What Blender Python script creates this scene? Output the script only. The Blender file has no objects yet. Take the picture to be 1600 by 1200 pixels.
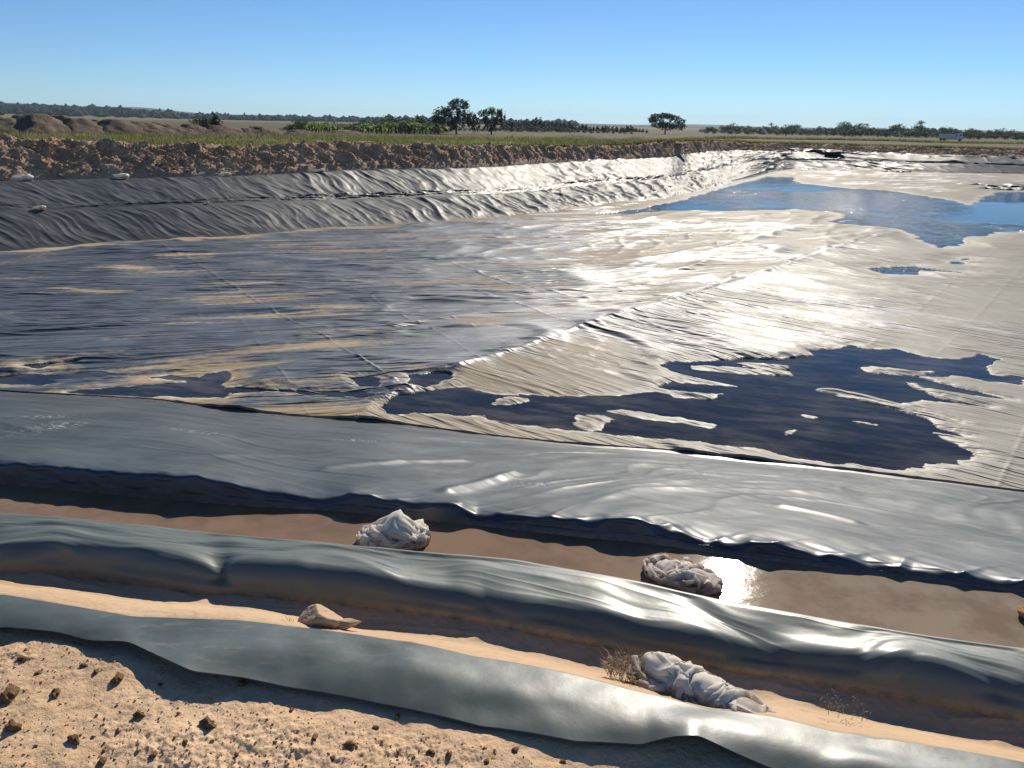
import bpy, math, random
import numpy as np
from mathutils import Vector, Matrix

C = bpy.context.scene.collection
scene = bpy.context.scene
R = math.radians

# ------------------------------------------------------------------ camera
EYE = 2.2
F = 1200.0                                   # focal length in photo pixels (1600 wide)
PITCH, ROLL = R(18.78), R(1.0)
fw = np.array([0, math.cos(PITCH), -math.sin(PITCH)])
r0 = np.array([1.0, 0, 0]); u0 = np.array([0, math.sin(PITCH), math.cos(PITCH)])
rt = math.cos(ROLL) * r0 + math.sin(ROLL) * u0
up = -math.sin(ROLL) * r0 + math.cos(ROLL) * u0
cd = bpy.data.cameras.new('camera'); cam = bpy.data.objects.new('camera', cd); C.objects.link(cam)
cd.sensor_width = 36; cd.lens = 36 * F / 1600; cd.clip_start = 0.05; cd.clip_end = 40000
M = Matrix.Identity(4)
for i in range(3):
    M[i][0] = rt[i]; M[i][1] = up[i]; M[i][2] = -fw[i]
M[2][3] = EYE
cam.matrix_world = M
scene.camera = cam

# ------------------------------------------------------------------ light
def raydir(px, py):
    return fw + (px - 800) / F * rt - (py - 600) / F * up
_d = raydir(1135, 906)
SUN_AZ = math.atan2(_d[0], _d[1]); SUN_EL = math.atan2(-_d[2], math.hypot(_d[0], _d[1]))
w = bpy.data.worlds.new("World"); scene.world = w; w.use_nodes = True
nt = w.node_tree; bg = nt.nodes['Background']
sky = nt.nodes.new('ShaderNodeTexSky'); sky.sky_type = 'NISHITA'; sky.sun_disc = False
sky.sun_elevation = SUN_EL; sky.sun_rotation = SUN_AZ
sky.air_density = 0.75; sky.dust_density = 0.0; sky.ozone_density = 5.0; sky.altitude = 200
wb = nt.nodes.new('ShaderNodeMix'); wb.data_type = 'RGBA'; wb.blend_type = 'MULTIPLY'; wb.inputs[0].default_value = 1
wb.inputs[7].default_value = (.74, .89, 1.0, 1)
nt.links.new(sky.outputs[0], wb.inputs[6]); nt.links.new(wb.outputs[2], bg.inputs[0]); bg.inputs[1].default_value = 0.062
ld = bpy.data.lights.new('sun', 'SUN'); ld.energy = 3.6; ld.angle = R(0.5); ld.color = (1, .91, .78)
lo = bpy.data.objects.new('sun', ld); C.objects.link(lo)
sd = Vector((math.sin(SUN_AZ) * math.cos(SUN_EL), math.cos(SUN_AZ) * math.cos(SUN_EL), math.sin(SUN_EL)))
lo.rotation_euler = sd.to_track_quat('Z', 'Y').to_euler(); lo.location = sd * 50
scene.view_settings.view_transform = 'Standard'; scene.view_settings.look = 'None'
scene.view_settings.exposure = 0.66; scene.view_settings.gamma = 1
scene.render.film_transparent = False
scene.cycles.use_denoising = True
scene.cycles.max_bounces = 6; scene.cycles.diffuse_bounces = 2; scene.cycles.glossy_bounces = 3
scene.cycles.transparent_max_bounces = 12; scene.cycles.volume_bounces = 0
scene.cycles.sample_clamp_indirect = 6

# ------------------------------------------------------------------ noise
_rs = np.random.RandomState(7)
_perm = _rs.permutation(256); _perm = np.concatenate([_perm, _perm, _perm])
_ga = _rs.rand(256) * 2 * np.pi; _gx, _gy = np.cos(_ga), np.sin(_ga)
def perlin(x, y, seed=0):
    x = np.asarray(x, float) + seed * 17.31; y = np.asarray(y, float) + seed * 9.77
    xi = np.floor(x).astype(int); yi = np.floor(y).astype(int); xf = x - xi; yf = y - yi
    xi &= 255; yi &= 255
    u = xf * xf * xf * (xf * (xf * 6 - 15) + 10); v = yf * yf * yf * (yf * (yf * 6 - 15) + 10)
    def g(ix, iy, dx, dy):
        h = _perm[_perm[ix] + iy]; return _gx[h] * dx + _gy[h] * dy
    a = g(xi, yi, xf, yf); b = g(xi + 1, yi, xf - 1, yf)
    c = g(xi, yi + 1, xf, yf - 1); d = g(xi + 1, yi + 1, xf - 1, yf - 1)
    return ((a + u * (b - a)) + v * ((c + u * (d - c)) - (a + u * (b - a)))) * 1.5
def fbm(x, y, o=4, seed=0, gain=.5, lac=2.03):
    s = 0; a = 1; t = 0
    for k in range(o):
        s = s + a * perlin(x, y, seed + k * 3); t += a; a *= gain; x = x * lac; y = y * lac
    return s / t
def ridge(x, y, seed=0, sharp=2.0):
    return np.clip(1.03 - np.sqrt(perlin(x, y, seed) ** 2 + .0012) * sharp, 0, 1.03) ** 2
def sst(a, b, x):
    t = np.clip((x - a) / (b - a), 0, 1); return t * t * (3 - 2 * t)

# ------------------------------------------------------------------ tracing: photo pixel -> ground point
def bp(px, py, z=0.0, zy=0.0):
    d = raydir(px, py); t = (z - EYE) / (d[2] - zy * d[1]); return np.array([d[0] * t, d[1] * t, EYE + d[2] * t])
def azel(px, py):
    d = raydir(px, py); h = math.hypot(d[0], d[1]); return math.atan2(d[0], d[1]), d[2] / h
TH = np.concatenate([np.linspace(R(-62), R(-44), 50)[:-1], np.linspace(R(-44), R(44), 1250), np.linspace(R(44), R(62), 50)[1:]])
NT = len(TH); SX, CX = np.sin(TH), np.cos(TH)
def smooth(a, n):
    if n < 1: return a
    k = np.exp(-np.linspace(-2, 2, 2 * n + 1) ** 2); k /= k.sum()
    return np.convolve(np.pad(a, n, mode='reflect', reflect_type='odd'), k, mode='valid')
def curve_r(pts, z, zy=0.0, sm=8, ext=(30, 30)):
    """traced line lying on the level z -> distance r for every azimuth, carried on straight outside the frame"""
    W = [bp(p[0], p[1], z(p[0]) if callable(z) else z, zy) for p in pts]
    a = W[0] - W[min(3, len(W) - 1)]; a /= np.hypot(a[0], a[1]); b = W[-1] - W[max(-4, -len(W))]; b /= np.hypot(b[0], b[1])
    W = [W[0] + a * ext[0]] + W + [W[-1] + b * ext[1]]
    X, Y = [], []
    for p, q in zip(W[:-1], W[1:]):
        for t in np.linspace(0, 1, 60, endpoint=False): X.append(p[0] + (q[0] - p[0]) * t); Y.append(p[1] + (q[1] - p[1]) * t)
    X.append(W[-1][0]); Y.append(W[-1][1]); X, Y = np.array(X), np.array(Y)
    th = np.arctan2(X, Y); o = np.argsort(th)
    return smooth(np.interp(TH, th[o], np.hypot(X, Y)[o]), sm)
def curve_el(pts, sm=6):
    A = np.array([azel(*p) for p in pts]); o = np.argsort(A[:, 0])
    return smooth(np.interp(TH, A[o, 0], A[o, 1]), sm)

# ------------------------------------------------------------------ mesh helpers
def tag(o, label=None, cat=None, group=None, kind=None):
    if label: o['label'] = label
    if cat: o['category'] = cat
    if group: o['group'] = group
    if kind: o['kind'] = kind
    return o
def raw_mesh(name, V, Fc, mat=None, smooth_=True, attrs=None):
    """V (n,3); Fc (m,k) with k 3 or 4"""
    V = np.asarray(V, np.float32); Fc = np.asarray(Fc, np.int32)
    me = bpy.data.meshes.new(name); me.vertices.add(len(V)); me.vertices.foreach_set('co', V.ravel())
    k = Fc.shape[1]; me.loops.add(Fc.size); me.loops.foreach_set('vertex_index', Fc.ravel())
    me.polygons.add(len(Fc)); me.polygons.foreach_set('loop_start', np.arange(0, Fc.size, k, dtype=np.int32))
    me.polygons.foreach_set('loop_total', np.full(len(Fc), k, np.int32))
    me.polygons.foreach_set('use_smooth', np.full(len(Fc), smooth_, bool))
    for n, a in (attrs or {}).items():
        at = me.attributes.new(n, 'FLOAT', 'POINT'); at.data.foreach_set('value', np.asarray(a, np.float32).ravel())
    me.update(); me.validate()
    if mat: me.materials.append(mat)
    return me
def mesh_obj(name, V, Fc, mat, parent=None, smooth_=True, attrs=None):
    o = bpy.data.objects.new(name, raw_mesh(name, V, Fc, mat, smooth_, attrs)); C.objects.link(o)
    if parent: o.parent = parent
    return o
def grid_faces(n, m):
    i = np.arange(n * m).reshape(n, m)
    return np.stack([i[:-1, :-1], i[:-1, 1:], i[1:, 1:], i[1:, :-1]], -1).reshape(-1, 4)
def grid_obj(name, P, mat, attrs=None, parent=None):
    n, m = P.shape[:2]
    return mesh_obj(name, P.reshape(-1, 3), grid_faces(n, m), mat, parent, True, attrs)
def normals(P):
    du = np.gradient(P, axis=1); dv = np.gradient(P, axis=0)
    N = np.cross(du, dv); N /= np.linalg.norm(N, axis=2, keepdims=True) + 1e-12
    return N
def profile(keys, rad, step):
    """keys: (r,z) arrays per azimuth; corners rounded by bezier; -> r,z rows and the segment index of each row"""
    rows = []; ids = []
    n = len(keys)
    K = [np.stack([np.broadcast_to(k[0], NT), np.broadcast_to(k[1], NT)]) for k in keys]
    A = [None] * n; B = [None] * n
    for i in range(1, n - 1):
        a = K[i - 1] - K[i]; b = K[i + 1] - K[i]; la = np.hypot(*a) + 1e-9; lb = np.hypot(*b) + 1e-9
        q = np.minimum(rad[i], .46 * np.minimum(la, lb)); A[i] = K[i] + a / la * q; B[i] = K[i] + b / lb * q
    A[0] = B[0] = K[0]; A[-1] = B[-1] = K[-1]
    for i in range(n - 1):
        s, e = B[i], A[i + 1]
        for t in np.linspace(0, 1, step[i], endpoint=False): rows.append(s + (e - s) * t); ids.append(i + t)
        if i < n - 2:
            nb = max(4, int(rad[i + 1] / .006)) if rad[i + 1] > 0 else 1
            nb = min(nb, 40)
            for t in np.linspace(0, 1, nb, endpoint=False):
                rows.append((1 - t) ** 2 * A[i + 1] + 2 * t * (1 - t) * K[i + 1] + t * t * B[i + 1]); ids.append(i + 1 - 1e-3 + t * 2e-3)
    rows.append(K[-1]); ids.append(n - 1)
    rows = np.array(rows)
    return rows[:, 0], rows[:, 1], np.array(ids)
def polar(r, z):
    return np.stack([r * SX, r * CX, z], -1)
def seg_dist(X, Y, pts):
    d = np.full(X.shape, 1e9); u = np.zeros(X.shape); acc = 0
    for p, q in zip(pts[:-1], pts[1:]):
        ex, ey = q[0] - p[0], q[1] - p[1]; L2 = ex * ex + ey * ey + 1e-12
        t = np.clip(((X - p[0]) * ex + (Y - p[1]) * ey) / L2, 0, 1)
        dd = np.hypot(X - p[0] - t * ex, Y - p[1] - t * ey); m = dd < d
        d = np.where(m, dd, d); u = np.where(m, acc + t * math.sqrt(L2), u); acc += math.sqrt(L2)
    return d, u
def poly_sdf(X, Y, pts):
    """signed distance, positive inside"""
    P = list(pts) + [pts[0]]
    d, _ = seg_dist(X, Y, P); ins = np.zeros(X.shape, bool)
    for p, q in zip(P[:-1], P[1:]):
        c = ((p[1] > Y) != (q[1] > Y)); xx = (q[0] - p[0]) * (Y - p[1]) / ((q[1] - p[1]) + 1e-12) + p[0]
        ins ^= c & (X < xx)
    return np.where(ins, d, -d)

# ------------------------------------------------------------------ materials
class NB:
    def __init__(s, name):
        s.m = bpy.data.materials.new(name); s.m.use_nodes = True; s.t = s.m.node_tree; s.t.nodes.clear()
        s.out = s.t.nodes.new('ShaderNodeOutputMaterial'); s._tc = None
    def n(s, typ, **k):
        o = s.t.nodes.new(typ)
        for a, b in k.items(): setattr(o, a, b)
        return o
    def l(s, a, b): s.t.links.new(a, b)
    def put(s, sock, v):
        if hasattr(v, 'is_linked') or isinstance(v, bpy.types.NodeSocket): s.l(v, sock)
        else: sock.default_value = v
    def pos(s): 
        if s._tc is None: s._tc = s.n('ShaderNodeNewGeometry').outputs['Position']
        return s._tc
    def obj(s): return s.n('ShaderNodeTexCoord').outputs['Object']
    def mapping(s, v, sc=(1, 1, 1), rot=(0, 0, 0)):
        m = s.n('ShaderNodeMapping'); s.l(v, m.inputs[0]); m.inputs['Scale'].default_value = sc; m.inputs['Rotation'].default_value = rot; return m.outputs[0]
    def noise(s, v, scale, detail=4, rough=.55, dist=0):
        m = s.n('ShaderNodeTexNoise'); s.l(v, m.inputs['Vector']); m.inputs['Scale'].default_value = scale
        m.inputs['Detail'].default_value = detail; m.inputs['Roughness'].default_value = rough; m.inputs['Distortion'].default_value = dist; return m.outputs['Fac']
    def ramp(s, f, a, b, c0=0, c1=1):
        m = s.n('ShaderNodeMapRange', interpolation_type='SMOOTHSTEP'); s.l(f, m.inputs[0])
        for i, v in ((1, a), (2, b), (3, c0), (4, c1)): m.inputs[i].default_value = v
        return m.outputs[0]
    def mix(s, f, a, b):
        m = s.n('ShaderNodeMix', data_type='RGBA'); s.put(m.inputs[0], f)
        for i, v in ((6, a), (7, b)):
            s.put(m.inputs[i], v if not isinstance(v, tuple) else (*v, 1)[:4])
        return m.outputs[2]
    def mixf(s, f, a, b):
        m = s.n('ShaderNodeMix', data_type='FLOAT'); s.put(m.inputs[0], f); s.put(m.inputs[2], a); s.put(m.inputs[3], b); return m.outputs[0]
    def math(s, op, a, b=0.0):
        m = s.n('ShaderNodeMath', operation=op); s.put(m.inputs[0], a); s.put(m.inputs[1], b); return m.outputs[0]
    def attr(s, name): return s.n('ShaderNodeAttribute', attribute_name=name).outputs['Fac']
    def bump(s, h, strength=1, dist=.01, nrm=None):
        m = s.n('ShaderNodeBump'); s.l(h, m.inputs['Height']); m.inputs['Strength'].default_value = strength; m.inputs['Distance'].default_value = dist
        if nrm: s.l(nrm, m.inputs['Normal'])
        return m.outputs[0]
    def pbr(s, col, rough=.5, nrm=None, spec=.5, alpha=None, **k):
        p = s.n('ShaderNodeBsdfPrincipled'); s.put(p.inputs['Base Color'], (*col, 1) if isinstance(col, tuple) else col)
        s.put(p.inputs['Roughness'], rough); s.put(p.inputs['Specular IOR Level'], spec)
        if nrm: s.l(nrm, p.inputs['Normal'])
        for a, b in k.items(): s.put(p.inputs[a.replace('_', ' ')], b)
        return p.outputs[0]
    def done(s, sh): s.l(sh, s.out.inputs[0]); return s.m

_a, _b = raydir(50, 500), raydir(600, 478); _a = _a / -_a[2]; _b = _b / -_b[2]; WR = math.atan2(_b[1] - _a[1], _b[0] - _a[0])
_a, _b = raydir(1150, 560), raydir(1500, 640); _a = _a / -_a[2]; _b = _b / -_b[2]; WR2 = math.atan2(_b[1] - _a[1], _b[0] - _a[0])
def liner_mat(name, base=(.020, .024, .026), rough=.36, silt_attr=False, micro=1.0, dust=.5, dusty=False, spec=1.0, cap=.10, crisp=.010):
    b = NB(name); P = b.pos()
    n1 = b.noise(P, 1.3, 5, .6); n2 = b.noise(b.mapping(P, (1, 3, 1), (0, 0, .2)), 9, 4, .6); n3 = b.noise(P, 160, 2, .5)
    r = b.mixf(b.ramp(n1, .35, .7), rough - .03, rough + .05)
    r = b.math('ADD', r, b.ramp(n2, .3, .8, -.015, .02))
    col = b.mix(b.ramp(n1, .3, .75), base, tuple(c * 1.7 for c in base))
    dustm = b.math('MULTIPLY', b.ramp(n2, .5, .75), b.ramp(b.noise(P, .9, 3), .4, .7))
    col = b.mix(b.math('MULTIPLY', dustm, .25 * dust), col, (.30, .24, .17))
    scr = b.noise(b.mapping(P, (3, 60, 3), (0, 0, .9)), 3, 3, .7)
    col = b.mix(b.math('MULTIPLY', b.ramp(scr, .68, .8), .22 * dust), col, (.35, .33, .28))
    if dusty:
        sc_ = b.attr('scuff'); col = b.mix(b.math('MULTIPLY', sc_, b.ramp(b.noise(b.mapping(P, (2, 1, 1)), 14, 5, .7), .5, .62)), col, (.42, .46, .40))
        da = b.attr('dusty'); col = b.mix(da, col, (.108, .132, .120)); r = b.math('ADD', r, b.math('MULTIPLY', da, .06))
    if dusty:
        dm = b.math('MULTIPLY', b.attr('dirt'), b.ramp(b.noise(b.mapping(P, (1, 2, 1)), 12, 5, .7), .32, .62)); col = b.mix(dm, col, (.46, .32, .20)); spec = b.mixf(dm, spec, spec * .2)
    nrm = b.bump(b.noise(P, 22, 3, .5), .12 * micro, .02)
    if silt_attr:
        r = b.math('ADD', r, b.math('MULTIPLY', b.math('SUBTRACT', b.attr('grey'), .5), .16))
        def crease(rot, su, sv, k):
            n_ = b.noise(b.mapping(b.mapping(P, (1, 1, 1), (0, 0, -rot)), (su, sv, 1)), 1.0, 2, .5, .3); a_ = b.math('ABSOLUTE', b.math('SUBTRACT', n_, .5)); return b.ramp(a_, k, 0.0)
        lm = b.attr('leftm')
        hw = b.math('ADD', b.mixf(lm, crease(WR2, .35, 2.6, .10), crease(WR, .30, 2.4, .10)), b.math('MULTIPLY', b.mixf(lm, crease(WR2 + .12, .8, 6.5, .12), crease(WR - .08, .7, 6.0, .12)), .4))
        gate = b.ramp(b.noise(P, .35, 3, .6), .40, .60, .15, 1.0)
        nrm = b.bump(b.math('MULTIPLY', hw, gate), 1.0, .040, nrm)
        hbump = b.math('MULTIPLY', hw, gate)
    nrm = b.bump(n3, .06 * micro, .004, nrm)
    d0 = b.n('ShaderNodeBsdfDiffuse'); b.put(d0.inputs[0], col); b.l(nrm, d0.inputs['Normal']); g0 = b.n('ShaderNodeBsdfGlossy'); b.put(g0.inputs['Roughness'], r); b.l(nrm, g0.inputs['Normal'])
    f0 = b.n('ShaderNodeFresnel'); f0.inputs[0].default_value = 1.5; b.l(nrm, f0.inputs['Normal'])
    m0 = b.n('ShaderNodeMixShader'); b.put(m0.inputs[0], b.math('MINIMUM', b.math('MULTIPLY', f0.outputs[0], spec), cap)); b.l(d0.outputs[0], m0.inputs[1]); b.l(g0.outputs[0], m0.inputs[2]); sh = m0.outputs[0]
    g1 = b.n('ShaderNodeBsdfGlossy'); g1.inputs['Roughness'].default_value = .24; b.l(nrm, g1.inputs['Normal']); m1 = b.n('ShaderNodeMixShader'); m1.inputs[0].default_value = crisp
    b.l(sh, m1.inputs[1]); b.l(g1.outputs[0], m1.inputs[2]); sh = m1.outputs[0]
    if silt_attr:
        s = b.attr('silt'); fine = b.noise(b.mapping(P, (1, 1, 1)), 6, 6, .7)
        s2 = b.ramp(b.math('ADD', s, b.math('MULTIPLY', b.math('SUBTRACT', fine, .5), .8)), .30, .74)
        wet = b.attr('wet')
        c2 = b.mix(b.ramp(b.noise(P, .45, 5, .65), .35, .65), (.36, .285, .19), (.46, .375, .265))
        c2 = b.mix(b.attr('grey'), c2, (.30, .285, .235))
        c2 = b.mix(wet, c2, (.16, .09, .05))
        c2 = b.mix(b.attr('rim'), c2, (.62, .58, .50))
        nr = b.bump(hbump, 1.0, .022, b.bump(b.noise(P, 30, 5, .7), .3, .01))
        dfs = b.n('ShaderNodeBsdfDiffuse'); b.l(c2, dfs.inputs[0]); b.l(nr, dfs.inputs['Normal']); gls = b.n('ShaderNodeBsdfGlossy'); gls.inputs['Roughness'].default_value = .5; b.l(nr, gls.inputs['Normal'])
        ms_ = b.n('ShaderNodeMixShader'); b.put(ms_.inputs[0], b.mixf(b.attr('grey'), .012, .045)); b.l(dfs.outputs[0], ms_.inputs[1]); b.l(gls.outputs[0], ms_.inputs[2]); sh2 = ms_.outputs[0]
        mx = b.n('ShaderNodeMixShader'); b.put(mx.inputs[0], b.math('MULTIPLY', s2, b.mixf(b.attr('grey'), 1.0, .90))); b.l(sh, mx.inputs[1]); b.l(sh2, mx.inputs[2]); sh = mx.outputs[0]
    return b.done(sh)
def soil_mat(name, c1, c2, c3, sc=1.0, bump=.5, rough=.95):
    b = NB(name); P = b.pos()
    n = b.noise(P, 1.1 * sc, 5, .6); f = b.noise(P, 14 * sc, 6, .7); g = b.noise(P, 70 * sc, 4, .7)
    col = b.mix(b.ramp(n, .35, .68), c1, c2); col = b.mix(b.ramp(f, .5, .72, 0, .75), col, c3)
    col = b.mix(b.ramp(g, .55, .8, 0, .5), col, tuple(x * .6 for x in c3))
    nr = b.bump(g, bump, .006 / sc); nr = b.bump(f, bump, .03 / sc, nr)
    return b.done(b.pbr(col, rough, nr, .2))
def water_mat(name, tint, rough, wave=.0, wsc=3.0, wd=.02, opaque=None, murk_sky=(.095, .082, .058), mk=(.25, .95), spark=False):
    b = NB(name); P = b.pos(); nr = None
    if wave:
        if opaque is None:
            patch = b.ramp(b.noise(P, .09, 3, .5), .40, .54, .04, 1.0)
        else: patch = 1.0
        nr = b.n('ShaderNodeBump'); h = b.math('MULTIPLY', b.math('ADD', b.noise(b.mapping(P, (1, 1.6, 1), (0, 0, .4)), wsc, 4, .6), b.noise(P, wsc * .3, 2)), patch)
        b.l(h, nr.inputs['Height']); nr.inputs['Strength'].default_value = wave; nr.inputs['Distance'].default_value = wd; nr = nr.outputs[0]
    if spark:
        sp = b.ramp(b.noise(P, 2.6, 3, .6), .50, .66); n2_ = b.n('ShaderNodeBump'); b.l(b.math('MULTIPLY', sp, patch), n2_.inputs['Height']); n2_.inputs['Strength'].default_value = 1; n2_.inputs['Distance'].default_value = .030; b.l(nr, n2_.inputs['Normal']); nr = n2_.outputs[0]
    fr = b.n('ShaderNodeFresnel'); fr.inputs[0].default_value = 1.33
    if nr: b.l(nr, fr.inputs['Normal'])
    gl = b.n('ShaderNodeBsdfGlossy'); gl.inputs['Roughness'].default_value = rough
    if nr: b.l(nr, gl.inputs['Normal'])
    if opaque is None:
        t0 = b.n('ShaderNodeBsdfTransparent'); t0.inputs[0].default_value = (*tint, 1)
        df = b.n('ShaderNodeBsdfDiffuse'); b.put(df.inputs[0], b.mix(b.ramp(b.noise(P, .8, 4, .6), .4, .6), murk_sky, tuple(x * .45 for x in murk_sky)))
        tr = b.n('ShaderNodeMixShader'); b.put(tr.inputs[0], b.ramp(b.noise(b.mapping(b.mapping(P, (1, 1, 1), (0, 0, .30)), (.7, 2.6, 1)), 1.4, 6, .7), .40, .62, mk[0], mk[1])); b.l(t0.outputs[0], tr.inputs[1]); b.l(df.outputs[0], tr.inputs[2])
    else:
        tr = b.n('ShaderNodeBsdfDiffuse')
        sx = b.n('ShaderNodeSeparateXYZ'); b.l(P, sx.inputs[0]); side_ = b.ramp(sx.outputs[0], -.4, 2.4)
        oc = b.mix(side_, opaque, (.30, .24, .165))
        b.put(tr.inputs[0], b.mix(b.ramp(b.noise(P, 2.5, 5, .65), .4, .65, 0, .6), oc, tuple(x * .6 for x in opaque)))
    mx = b.n('ShaderNodeMixShader'); b.l(fr.outputs[0], mx.inputs[0]); b.l(tr.outputs[0], mx.inputs[1]); b.l(gl.outputs[0], mx.inputs[2])
    return b.done(mx.outputs[0])
M_liner = liner_mat('liner_near', base=(.032, .043, .055), rough=.42, dusty=True, micro=.3, cap=.095, crisp=.016)
M_flap = liner_mat('liner_flap', base=(.050, .066, .063), rough=.44, dust=1.5, micro=.35)
M_bank = liner_mat('liner_bank', base=(.030, .036, .037), rough=.60, micro=.5, spec=1, cap=.12, crisp=.008)
M_floor = liner_mat('liner_floor', base=(.038, .050, .064), rough=.56, silt_attr=True, micro=.5, spec=1, cap=.20, crisp=.012)
M_soil = soil_mat('sandy_soil', (.62, .42, .25), (.70, .50, .32), (.52, .32, .17))
M_sand = soil_mat('channel_sand', (.50, .35, .22), (.56, .41, .27), (.44, .29, .17), 1.0, .18)
M_berm = soil_mat('berm_soil', (.43, .275, .17), (.56, .385, .25), (.25, .15, .095), .5, 1.0)
M_mud = water_mat('muddy_trench_water', (1, 1, 1), .05, .22, 9, .004, opaque=(.26, .17, .105))
M_water = water_mat('puddle_water', (.62, .52, .42), .02, .05, 5, .003)
M_pond = water_mat('pond_water', (.3, .33, .36), .06, 1.0, 1.6, .035, murk_sky=(.02, .06, .11), mk=(.7, .7), spark=True)  # blue sky reflection painted in as the pond's diffuse colour

# ------------------------------------------------------------------ traced lines of the near bank
Z_CH, Z_W = -.15, -.17
L1p = [(0, 980), (90, 988), (140, 1002), (200, 1003), (240, 1022), (300, 1050), (380, 1060), (450, 1075), (600, 1102), (750, 1136), (900, 1160), (1000, 1165), (1050, 1152), (1090, 1150), (1150, 1178), (1200, 1200), (1300, 1228), (1600, 1290)]
U1p = [(0, 931), (100, 948), (208, 967), (292, 970), (375, 973), (458, 983), (600, 1002), (646, 1008), (740, 1030), (875, 1054), (979, 1081), (1100, 1112), (1208, 1125), (1300, 1148), (1417, 1165), (1600, 1196)]
B2p = [(0, 896), (83, 897), (271, 925), (417, 934), (500, 940), (600, 950), (708, 962), (958, 1010), (1133, 1044), (1250, 1060), (1417, 1090), (1600, 1125)]
C2p = [(0, 862), (100, 855), (230, 868), (320, 888), (345, 893), (370, 886), (480, 892), (600, 908), (700, 932), (900, 966), (1000, 985), (1120, 1006), (1205, 1026), (1300, 1028), (1420, 1038), (1600, 1078)]
F2p = [(0, 800), (100, 806), (330, 830), (560, 850), (680, 860), (800, 870), (1000, 905), (1130, 935), (1300, 965), (1450, 990), (1600, 1010)]
B3p = [(0, 757), (208, 777), (400, 793), (542, 801), (667, 814), (917, 842), (1000, 849), (1167, 873), (1375, 900), (1600, 928)]
C3p = [(0, 722), (75, 728), (150, 736), (300, 745), (400, 764), (470, 776), (510, 780), (550, 770), (590, 777), (650, 786), (720, 788), (745, 804), (850, 808), (920, 816), (1000, 814), (1040, 824), (1080, 838), (1150, 850), (1200, 852), (1300, 868), (1400, 890), (1500, 905), (1570, 920), (1600, 916)]
Pp = [(0, 612), (100, 617), (250, 625), (350, 640), (480, 652), (600, 660), (750, 680), (900, 695), (1050, 705), (1200, 722), (1350, 738), (1450, 750), (1560, 764), (1600, 770)]
ZF0, ZFY = -1.62, -.0040
def zfloor(Y): return ZF0 + ZFY * Y
rL1 = curve_r(L1p, .05); rU1 = curve_r(U1p, .0); rB2 = curve_r(B2p, Z_CH, 0, 26)
rC2 = rB2 + .05; zC2 = EYE + curve_el(C2p, 16) * rC2
rF2 = curve_r(F2p, -.03, 0, 26); rB3 = curve_r(B3p, Z_W, 0, 26); rB3 = np.maximum(rB3, rF2 + .05)
rC3 = rB3 + .04; zC3 = EYE + curve_el(C3p, 9) * rC3
rP = curve_r(Pp, ZF0, ZFY, 34)
zC2 = np.clip(zC2, -.12, .12); zC3 = np.clip(zC3, -.12, .22); zC3s = smooth(zC3, 90)
zP = ZF0 + ZFY * rP * CX
DBG = dict(rL1=rL1, rU1=rU1, rB2=rB2, zC2=zC2, rF2=rF2, rB3=rB3, zC3=zC3, rP=rP)

# near liner: ridge - trench - wall - pond slope, one sheet
keys = [(rB2 + .01, Z_CH - .12), (rB2, np.full(NT, Z_CH)), (rC2 + .02, zC2 + .02), (rF2, np.full(NT, -.03)), (rF2 + .03, np.full(NT, -.26)), (rB3 - .02, np.full(NT, -.26)),
        (rB3, np.full(NT, Z_W)), (rC3, zC3), (rC3 + .07 * (rP - rC3), zC3s + .055 * (zP - zC3s)), (rC3 + .5 * (rP - rC3), zC3s + .46 * (zP - zC3s)), (rP, zP - .005), (rP + .25, zP - .03)]
r_, z_, ids = profile(keys, [0, .03, .10, .03, .03, .03, .04, .035, .18, .5, .15, 0], [8, 16, 70, 6, 6, 8, 24, 40, 140, 130, 6])
P0 = polar(r_, z_)
N0 = normals(P0)
N0 *= np.sign(N0[..., 2:3] + 1e-6) if False else 1
if N0[ids.searchsorted(2.5), NT // 2, 2] < 0: N0 = -N0
X, Y = P0[..., 0], P0[..., 1]; I = ids[:, None] * np.ones((1, NT))
band = X + .18 * Y                                  # along the bank
dep = (r_ - rB2[None]) ; dc = r_ - rC3[None]
disp = np.zeros_like(X)
# ridge 2 top: long flat creases plus dimples on its near shoulder
m2 = sst(1.2, 2.0, I) * (1 - sst(2.9, 3.05, I))
wq = fbm(band * 1.1, dep * 1.5, 2, 5) * .12
disp += m2 * (.020 * fbm(band * 1.3 + 3, dep * 4 + wq * 20, 2, 11) + .005 * fbm(band * 1.2 + dep * 2, (dep - .12 * band) * 7 + wq * 16, 3, 15) + .0015 * ridge(band * .9 + dep * 3, (dep + .1 * band) * 13 + wq * 25, 16, 3.5) - .002)
for px, py, a, wd_ in ((345, 893, .035, .07), (1560, 1075, .02, .1), (760, 935, .012, .1)):
    q = bp(px, py, -.05); du = (X - q[0]) * .98 + (Y - q[1]) * .18; k = np.exp(-(np.abs(du) / (wd_ * (.25 + 1.6 * np.abs(dep - .05) / .2 + .1))) ** 1.5) * np.exp(-((dep - .06) / .16) ** 2)
    disp -= a * k * m2 * 1.0
# wall: folds hanging from the crest
mw = sst(6.1, 6.4, I) * (1 - sst(6.9, 7.05, I))
disp += mw * .02 * fbm(band * 3, z_ * 3, 3, 21)
# crest: gathers and dimples fading down the slope
g1 = fbm(band * 3.6, band * 0 + 1.5, 2, 31); amp = .35 + .65 * sst(-.8, 1.2, X)
mc = np.exp(-np.abs(dc) / .14) * sst(6.35, 7.0, I)
hw_ = np.clip((zC3 - Z_W) / .13, .6, 1)[None]
lift_c = mc * amp * hw_ * (.05 * g1 + .03 * perlin(band * 7.5 + dc * 4, dc * 6, 33) + .035 * (ridge(band * 3.2 - dc * 3, dc * 1.2, 35, 3.5) - .3))
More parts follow.
